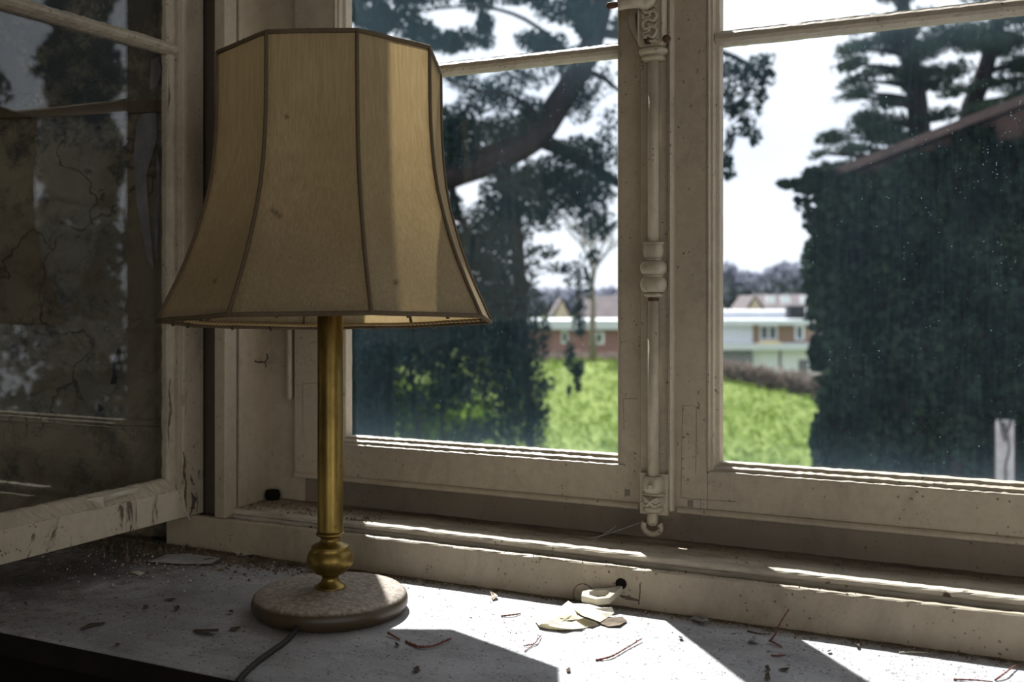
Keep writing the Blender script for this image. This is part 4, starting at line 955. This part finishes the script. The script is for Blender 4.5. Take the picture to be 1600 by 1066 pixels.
# sunlit shrub seen through the cedar's skirt
sh = empty('shrub', tuple(Vector((at(700, 464, 20).x, at(700, 464, 20).y, H-3.6)))); tag(sh, 'sunlit bright green shrub behind the skirt of the cedar, left pane', 'shrub')
m_ = MB()
for px in (600, 640, 690, 730): m_.tube([at(px, 760, 17), at(px+8, 690, 17), at(px-6, 600, 17)], .03, 6)
setp(m_.build('stem', M['bark_pale']), sh)
setp(quads('foliage', leafcloud(np.concatenate([camblob(*a, 17, .6, n) for a, n in (((640, 650, 40, 50), 900), ((700, 670, 60, 40), 1100), ((745, 650, 30, 30), 400), ((625, 610, 30, 20), 200), ((680, 620, 40, 24), 300), ((590, 680, 30, 30), 300))]), .14, .10), M['shrub']), sh)

# --- pine behind the ivy building
def pine(name, label, trunks, pads, D, dens, mat='pine'):
    r_ = empty(name, tuple(Vector((at(trunks[0][0][0], 464, D).x, at(trunks[0][0][0], 464, D).y, H-5)))); tag(r_, label, 'tree', 'pines behind the ivy building')
    global m_
    for tr in trunks:
        m_ = MB(); m_.tube(smooth([at(px, py, D) for px, py in tr], 4), [.20-.12*i/(4*(len(tr)-1)) for i in range(4*(len(tr)-1)+1)], 8); setp(m_.build('trunk', M['bark']), r_)
    for px, py, rx, ry in pads:
        tx = min(trunks, key=lambda t_: abs(t_[0][0]-px)); tp = min(tx, key=lambda q_: abs(q_[1]-py))
        m_ = MB(); m_.tube([at(tp[0], py+12, D), at((tp[0]+px)/2, py+4, D+U(-.4, .4)), at(px, py, D+U(-.6, .6))], [.05, .035, .015], 5)
        setp(m_.build('branch', M['bark']), r_)
    c_ = [camblob(px+U(-rx, rx)*.5, py+U(-ry, ry)*.4, rx*U(.35, .6), ry*U(.5, .8), D+U(-.8, .8), .5, int(rx*ry*dens/2.6)) for px, py, rx, ry in pads for _ in range(4)]
    setp(quads('foliage', leafcloud(np.concatenate(c_), .11, .030, -.3), M[mat]), r_)
pine('pine_tree', 'broad pine with layered branches above the roof of the ivy covered building',
     [[(1440, 900), (1440, 400), (1438, 240), (1432, 150), (1420, 90), (1412, 20), (1405, -60)]],
     [(1300, 262, 40, 8), (1345, 255, 60, 10), (1410, 240, 50, 12), (1470, 215, 50, 12), (1340, 125, 30, 12), (1420, 110, 60, 18), (1490, 60, 50, 30), (1330, 100, 40, 12), (1345, 75, 40, 16), (1400, 60, 60, 26), (1460, 75, 60, 22), (1350, 145, 34, 13), (1322, 150, 16, 7), (1390, 160, 40, 10), (1440, 130, 50, 14), (1350, 185, 40, 14), (1400, 190, 50, 14), (1360, 205, 60, 16), (1310, 215, 40, 13), (1275, 240, 16, 8), (1330, 232, 50, 10), (1390, 215, 50, 16), (1470, 180, 40, 12), (1480, 110, 40, 14), (1370, 110, 30, 10), (1430, 30, 70, 20), (1350, 40, 26, 14), (1440, -20, 90, 26), (1250, 270, 0.1, 0.1)], 15, .55)
pine('pine_tree', 'second pine with a leaning trunk at the right, above the roof verge',
     [[(1500, 900), (1505, 400), (1512, 200), (1528, 140), (1545, 90), (1560, 20), (1570, -60)]],
     [(1520, 60, 70, 26), (1580, 60, 50, 30), (1600, 100, 50, 20), (1560, 130, 50, 14), (1600, 150, 40, 20), (1500, 140, 40, 12), (1540, 165, 50, 8), (1640, 120, 60, 40), (1600, 20, 80, 26), (1650, 60, 50, 40), (1560, -20, 90, 30)], 16.5, .60)

# --- ivy covered building
YW = 9.24; xw = -1.58
bd = empty('ivy_building', (xw, YW, H-4.6)); tag(bd, 'dark ivy covered brick building with a sloping tiled verge at the right', 'building')
apx = 2.2; za = 1.30; sl = .345
zr = lambda x: za+(x-xw)*sl if x < apx else za+(apx-xw)*sl-(x-apx)*sl
m_ = MB(); m_.prism([(xw, H-4.8), (apx*2-xw, H-4.8), (apx*2-xw, za), (apx, zr(apx)), (xw, za)], 1, YW, YW+6) ; setp(m_.build('wall', M['brick_dark']), bd)
m_ = MB()
for s_ in (0, 1):
    a_ = Vector((xw-.18, YW-.16, zr(xw)-.05)); b_ = Vector((apx, YW-.16, zr(apx)+.02)); 
    if s_: a_ = Vector((2*apx-xw+.18, YW-.16, zr(xw)-.05))
    m_.obox(a_, b_-a_, Vector((0, 6.4, 0)), Vector((0, 0, .07)))
setp(m_.build('roof', M['tiles_red']), bd)
iv = []
def leafwall(n, fx, fz, dep=.22):
    x = fx(n); z = fz(n, x); y = YW-.02-np.abs(rng.normal(0, dep, n)); iv.append(np.stack([x, y, z], 1))
n0 = 46000
x = rng.uniform(xw-.02, 3.2, n0); top = za+(x-xw)*sl+.02-.07*np.abs(np.sin(x*7))-.05*np.abs(np.sin(x*23)); top = np.where(x > -.25, top-.16, top)
z = rng.uniform(0, 1, n0); z = (H-3.6)+(top-(H-3.6))*z
lump = .10+.16*(np.sin(x*5+z*3)*.5+.5)*(np.sin(z*6-x*2)*.5+.5)
y = YW-.03-lump*rng.uniform(.2, 1.1, n0)
a1, a2 = on(1488, 712, 1, YW), on(1508, 752, 1, YW); gap = (x > a1.x) & (x < a2.x) & (z < a1.z) & (z > a2.z)
b1, b2 = on(1550, 655, 1, YW), on(1592, 780, 1, YW); gap2 = (x > b1.x) & (x < b2.x) & (z < b1.z)
keep = ~(gap | gap2); iv.append(np.stack([x, y, z], 1)[keep])
# shaggy left edge and corner tuft, hanging trails
kx = rng.uniform(0, 1, 3600)
edge = np.stack([xw+.05-.05*np.sin(kx*17)-np.abs(rng.normal(0, .05, 3600)), YW+rng.normal(0, .12, 3600), (H-3.5)+kx*(za+.10-(H-3.5))], 1); iv.append(edge)
iv.append(camblob(1262, 288, 24, 11, 8.9, .15, 420)); iv.append(camblob(1236, 287, 20, 5, 8.9, .1, 160)); iv.append(camblob(1272, 272, 14, 9, 8.9, .1, 120)); iv.append(camblob(1300, 280, 30, 16, 8.9, .15, 500))
for px, py, rx, ry, nn in ((1262, 330, 5, 40, 50), (1262, 400, 8, 30, 70), (1268, 440, 10, 30, 140), (1278, 360, 10, 60, 260), (1274, 480, 12, 40, 200), (1276, 550, 12, 30, 200), (1246, 312, 4, 20, 22), (1280, 690, 14, 40, 260)): iv.append(camblob(px, py, rx, ry, 9.0, .12, nn))
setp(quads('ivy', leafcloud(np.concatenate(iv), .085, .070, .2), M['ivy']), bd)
m_ = MB(); q1, q2 = on(1556, 655, 1, YW-.42), on(1585, 790, 1, YW-.42); m_.box(q1.x, q2.x, YW-.54, YW-.40, H-4.7, q1.z)
pt = m_.build('stone_post', M['stone'], bevel=.01); tag(pt, 'pale stone post with ivy stems in front of the ivy covered building', 'post')
m_ = MB(); m_.tube(smooth([on(1573, 780, 1, YW-.56), on(1571, 730, 1, YW-.57), on(1577, 700, 1, YW-.57), on(1568, 660, 1, YW-.57)], 5), .007, 6); m_.tube([on(1560, 645, 1, YW-.555), on(1570, 690, 1, YW-.57), on(1580, 655, 1, YW-.555)], .009, 6)
m_.build('ivy_stem', M['bark'], pt)

# --- conifers beside the building, out to the right
for i, (x_, y_, r_, h_) in enumerate(((7.4, 8.4, .9, 9.0), (9.9, 8.6, 1.15, 10.5), (12.7, 8.8, 1.2, 9.5), (8.6, 11.6, 1.0, 11.0))):
    cf = empty('conifer', (x_, y_, H-4.6)); tag(cf, ('slim dark conifer right beside the ivy covered building', 'tall dark conifer second from the ivy covered building', 'dark conifer farthest to the right of the ivy covered building', 'tall slim conifer standing behind the other conifers')[i], 'tree', 'conifers to the right of the ivy building')
    m_ = MB(); m_.tube([Vector((x_, y_, H-4.7)), Vector((x_, y_, H-4.6+h_))], [.18, .03], 8); setp(m_.build('trunk', M['bark']), cf)
    u_ = rng.uniform(0, 1, 9000)**.8; a_ = rng.uniform(0, 6.283, 9000); rr_ = r_*(1-u_*.75)*rng.uniform(.3, 1, 9000)*(1+.25*np.sin(u_*60))
    setp(quads('foliage', leafcloud(np.stack([x_+rr_*np.cos(a_), y_+rr_*np.sin(a_), H-4.3+u_*h_], 1), .22, .09, .5), M['cedar']), cf)

# --- houses in the valley
def setc(m_, nm, mat, root): return setp(m_.build(nm, mat), root)
def house(name, label, px, D, items):
    q = at(px, 464, D); r_ = empty(name, (q.x, q.y, H-7.0)); tag(r_, label, 'house')
    for nm, mat, boxes in items:
        for (a, b, c_, d_, dd, dep) in boxes: m_ = MB(); m_.cbox(a, b, c_, d_, D+dd, dep); last = setc(m_, nm, M[mat], r_)
    return r_
house('white_house', 'white house with a tan brick upper storey and flat roofs, right pane', 1200, 85, [
    ('wall', 'white', [(1060, 1176, 500, 600, 0, 7), (1176, 1300, 540, 600, -1.5, 8)]),
    ('brick_storey', 'brick_tan', [(1176, 1268, 506, 545, 0, 7)]),
    ('roof', 'roof_white', [(1050, 1272, 500, 508, -1.2, 9), (1080, 1300, 486, 500, 4, 9), (1060, 1290, 538, 547, -2.6, 8)]),
    ('fence_panel', 'grey_wall', [(1110, 1176, 553, 600, -2.2, .3)]),
    ('window_frame', 'white', [(1187, 1215, 507, 532, -.12, .1), (1242, 1257, 508, 532, -.12, .1)]),
    ('pane', 'wdark', [(1190, 1199, 511, 529, -.16, .05), (1203, 1212, 511, 529, -.16, .05), (1246, 1253, 511, 529, -.16, .05)]),
    ('annex', 'cream', [(1270, 1300, 508, 540, 1, 4)]),
    ('chimney', 'chim', [(1233, 1258, 478, 498, 1, 1.2)]),
    ('garage_gap', 'grey_wall', [(1217, 1221, 548, 578, -1.56, .05), (1248, 1262, 562, 590, -1.56, .05)]),
    ('awning', 'yellow', [(1188, 1220, 534, 539, -2.0, 1.0)])])
bh = house('brick_house', 'long pinkish brick house with a white flat roof, left pane beyond the meadow', 900, 88, [
    ('wall', 'brick_pink', [(800, 1010, 514, 600, 0, 8)]),
    ('roof', 'roof_white', [(790, 1016, 501, 515, -.8, 10)]),
    ('window_frame', 'white', [(877, 888, 517, 537, -.12, .1), (930, 944, 519, 538, -.12, .1)]),
    ('pane', 'wdark', [(879, 886, 520, 534, -.16, .05), (933, 940, 522, 535, -.16, .05)]),
    ('porch', 'wdark', [(860, 905, 551, 600, -.2, .1)])])
# gabled houses behind
def gable(name, label, px0, px1, pyr, pye, pyb, D, dep, skylights=()):
    q = at((px0+px1)/2, 464, D); r_ = empty(name, (q.x, q.y, H-7.0)); tag(r_, label, 'house')
    m_ = MB(); m_.cbox(px0, px1, pye, pyb, D, dep); setc(m_, 'wall', M['cream'], r_)
    k = D/FPX; A, B_ = at(px0, pye, D), at(px1, pye, D); rh = Vector((0, 0, (pye-pyr)*k)); m_ = MB()
    m_.add([A, B_, A+CF*dep/2+rh, B_+CF*dep/2+rh, A+CF*dep, B_+CF*dep], [(0, 1, 3, 2), (2, 3, 5, 4), (0, 2, 4), (1, 5, 3)]); setc(m_, 'roof', M['tiles'], r_)
    for px in skylights:
        m_ = MB(); c0 = at(px, (pyr+pye)/2+2, D-.3); m_.obox(c0, CR*1.0, CF*.3+Vector((0, 0, .9)), CF*.5); setc(m_, 'skylight', M['white'], r_)
gable('terraced_house', 'dark tiled roof with small skylights behind the white house, right pane', 1190, 1320, 460, 484, 560, 125, 9, (1198, 1222, 1252, 1278))
def gfront(label, pxc, w_, pyt, pyb, D):
    q = at(pxc, 464, D); r_ = empty('gabled_house', (q.x, q.y, H-7.0)); tag(r_, label, 'house')
    A, B_, T_ = at(pxc-w_, pyb, D), at(pxc+w_, pyb, D), at(pxc, pyt, D); m_ = MB()
    dn = Vector((0, 0, -6)); dp = CF*8
    m_.add([A, B_, T_, A+dn, B_+dn, A+dp, B_+dp, T_+dp, A+dn+dp, B_+dn+dp], [(0, 1, 2), (0, 1, 4, 3), (5, 6, 7), (5, 6, 9, 8), (0, 5, 8, 3), (1, 6, 9, 4)]); setc(m_, 'wall', M['cream'], r_)
    m_ = MB(); up = Vector((0, 0, .25)); m_.add([A-CR*.4, T_+up, T_+up+dp, A-CR*.4+dp], [(0, 1, 2, 3)]); m_.add([B_+CR*.4, T_+up, T_+up+dp, B_+CR*.4+dp], [(0, 1, 2, 3)]); setc(m_, 'roof', M['tiles'], r_)
gfront('small pale gable end rising behind the white house, right pane', 1180, 12, 465, 486, 118)
gfront('pale gable end behind the pinkish brick house, left pane', 878, 16, 470, 503, 110)
gable('terraced_house', 'grey roofed house behind the pinkish brick house, left pane', 905, 1000, 462, 500, 560, 115, 9)
# hedges at the far edge of the meadow
def hedge(label, pts, D, n, L=.4):
    cs = [camblob(px, py, rx, ry, D, 1.0, n) for px, py, rx, ry in pts]; o = quads('hedge', leafcloud(np.concatenate(cs), L, .09, -.5), M['hedge']); tag(o, label, 'hedge')
hedge('bare brown hedge along the meadow in front of the white house, right pane', [(1128+i*13, 588+i*2.4+U(-3, 3), 16, 26+i*.9) for i in range(14)], 56, 600)
hedge('low grey hedge in front of the pinkish brick house, left pane', [(840+i*14, 561+U(-2, 2), 14, 9) for i in range(12)], 60, 260)
# bare tree
bt = empty('bare_tree', tuple(Vector((at(927, 464, 48).x, at(927, 464, 48).y, H-3.4)))); tag(bt, 'tall bare winter tree standing on the meadow edge near the pinkish brick house', 'tree')
m_ = MB()
def br(p, d, l, r, dep):
    e = p+d*l; m_.tube([p, (p+e)/2+Vector((U(-.05, .05), 0, U(-.05, .05)))*l, e], [r, r*.85, r*.7], 5)
    if dep == 0: return
    for k in range(3 if dep > 1 else 4):
        dd = (d+Vector((U(-1, 1), U(-1, 1), U(-.2, .7)))*.62).normalized(); br(p+d*l*(1 if k == 0 else U(.45, .95)), dd, l*U(.62, .82), r*.6, dep-1)
m_.tube([at(927, 574, 48), at(926, 520, 48), at(926, 470, 48)], [.22, .16, .14], 7); setp(m_.build('trunk', M['bark_pale']), bt); m_ = MB()
br(at(926, 472, 48), Vector((.0, 0, 1)), 1.5, .12, 5); setp(m_.build('branches', M['bark_pale']), bt)
# distant wood on the hill
cs = []
for i in range(110):
    px = 560+i*8+U(-4, 4); tp = 452 if px < 1000 else (420+max(0, (px-1240))*.25+8*math.sin(px*.06)); cs.append(camblob(px, tp+34, 20, 36, 300, 8, 260))
tag(quads('woodland', leafcloud(np.concatenate(cs), 3.2, 1.6), M['woods']), 'distant bare grey woodland on the hill behind the houses', 'woodland', None, 'stuff')
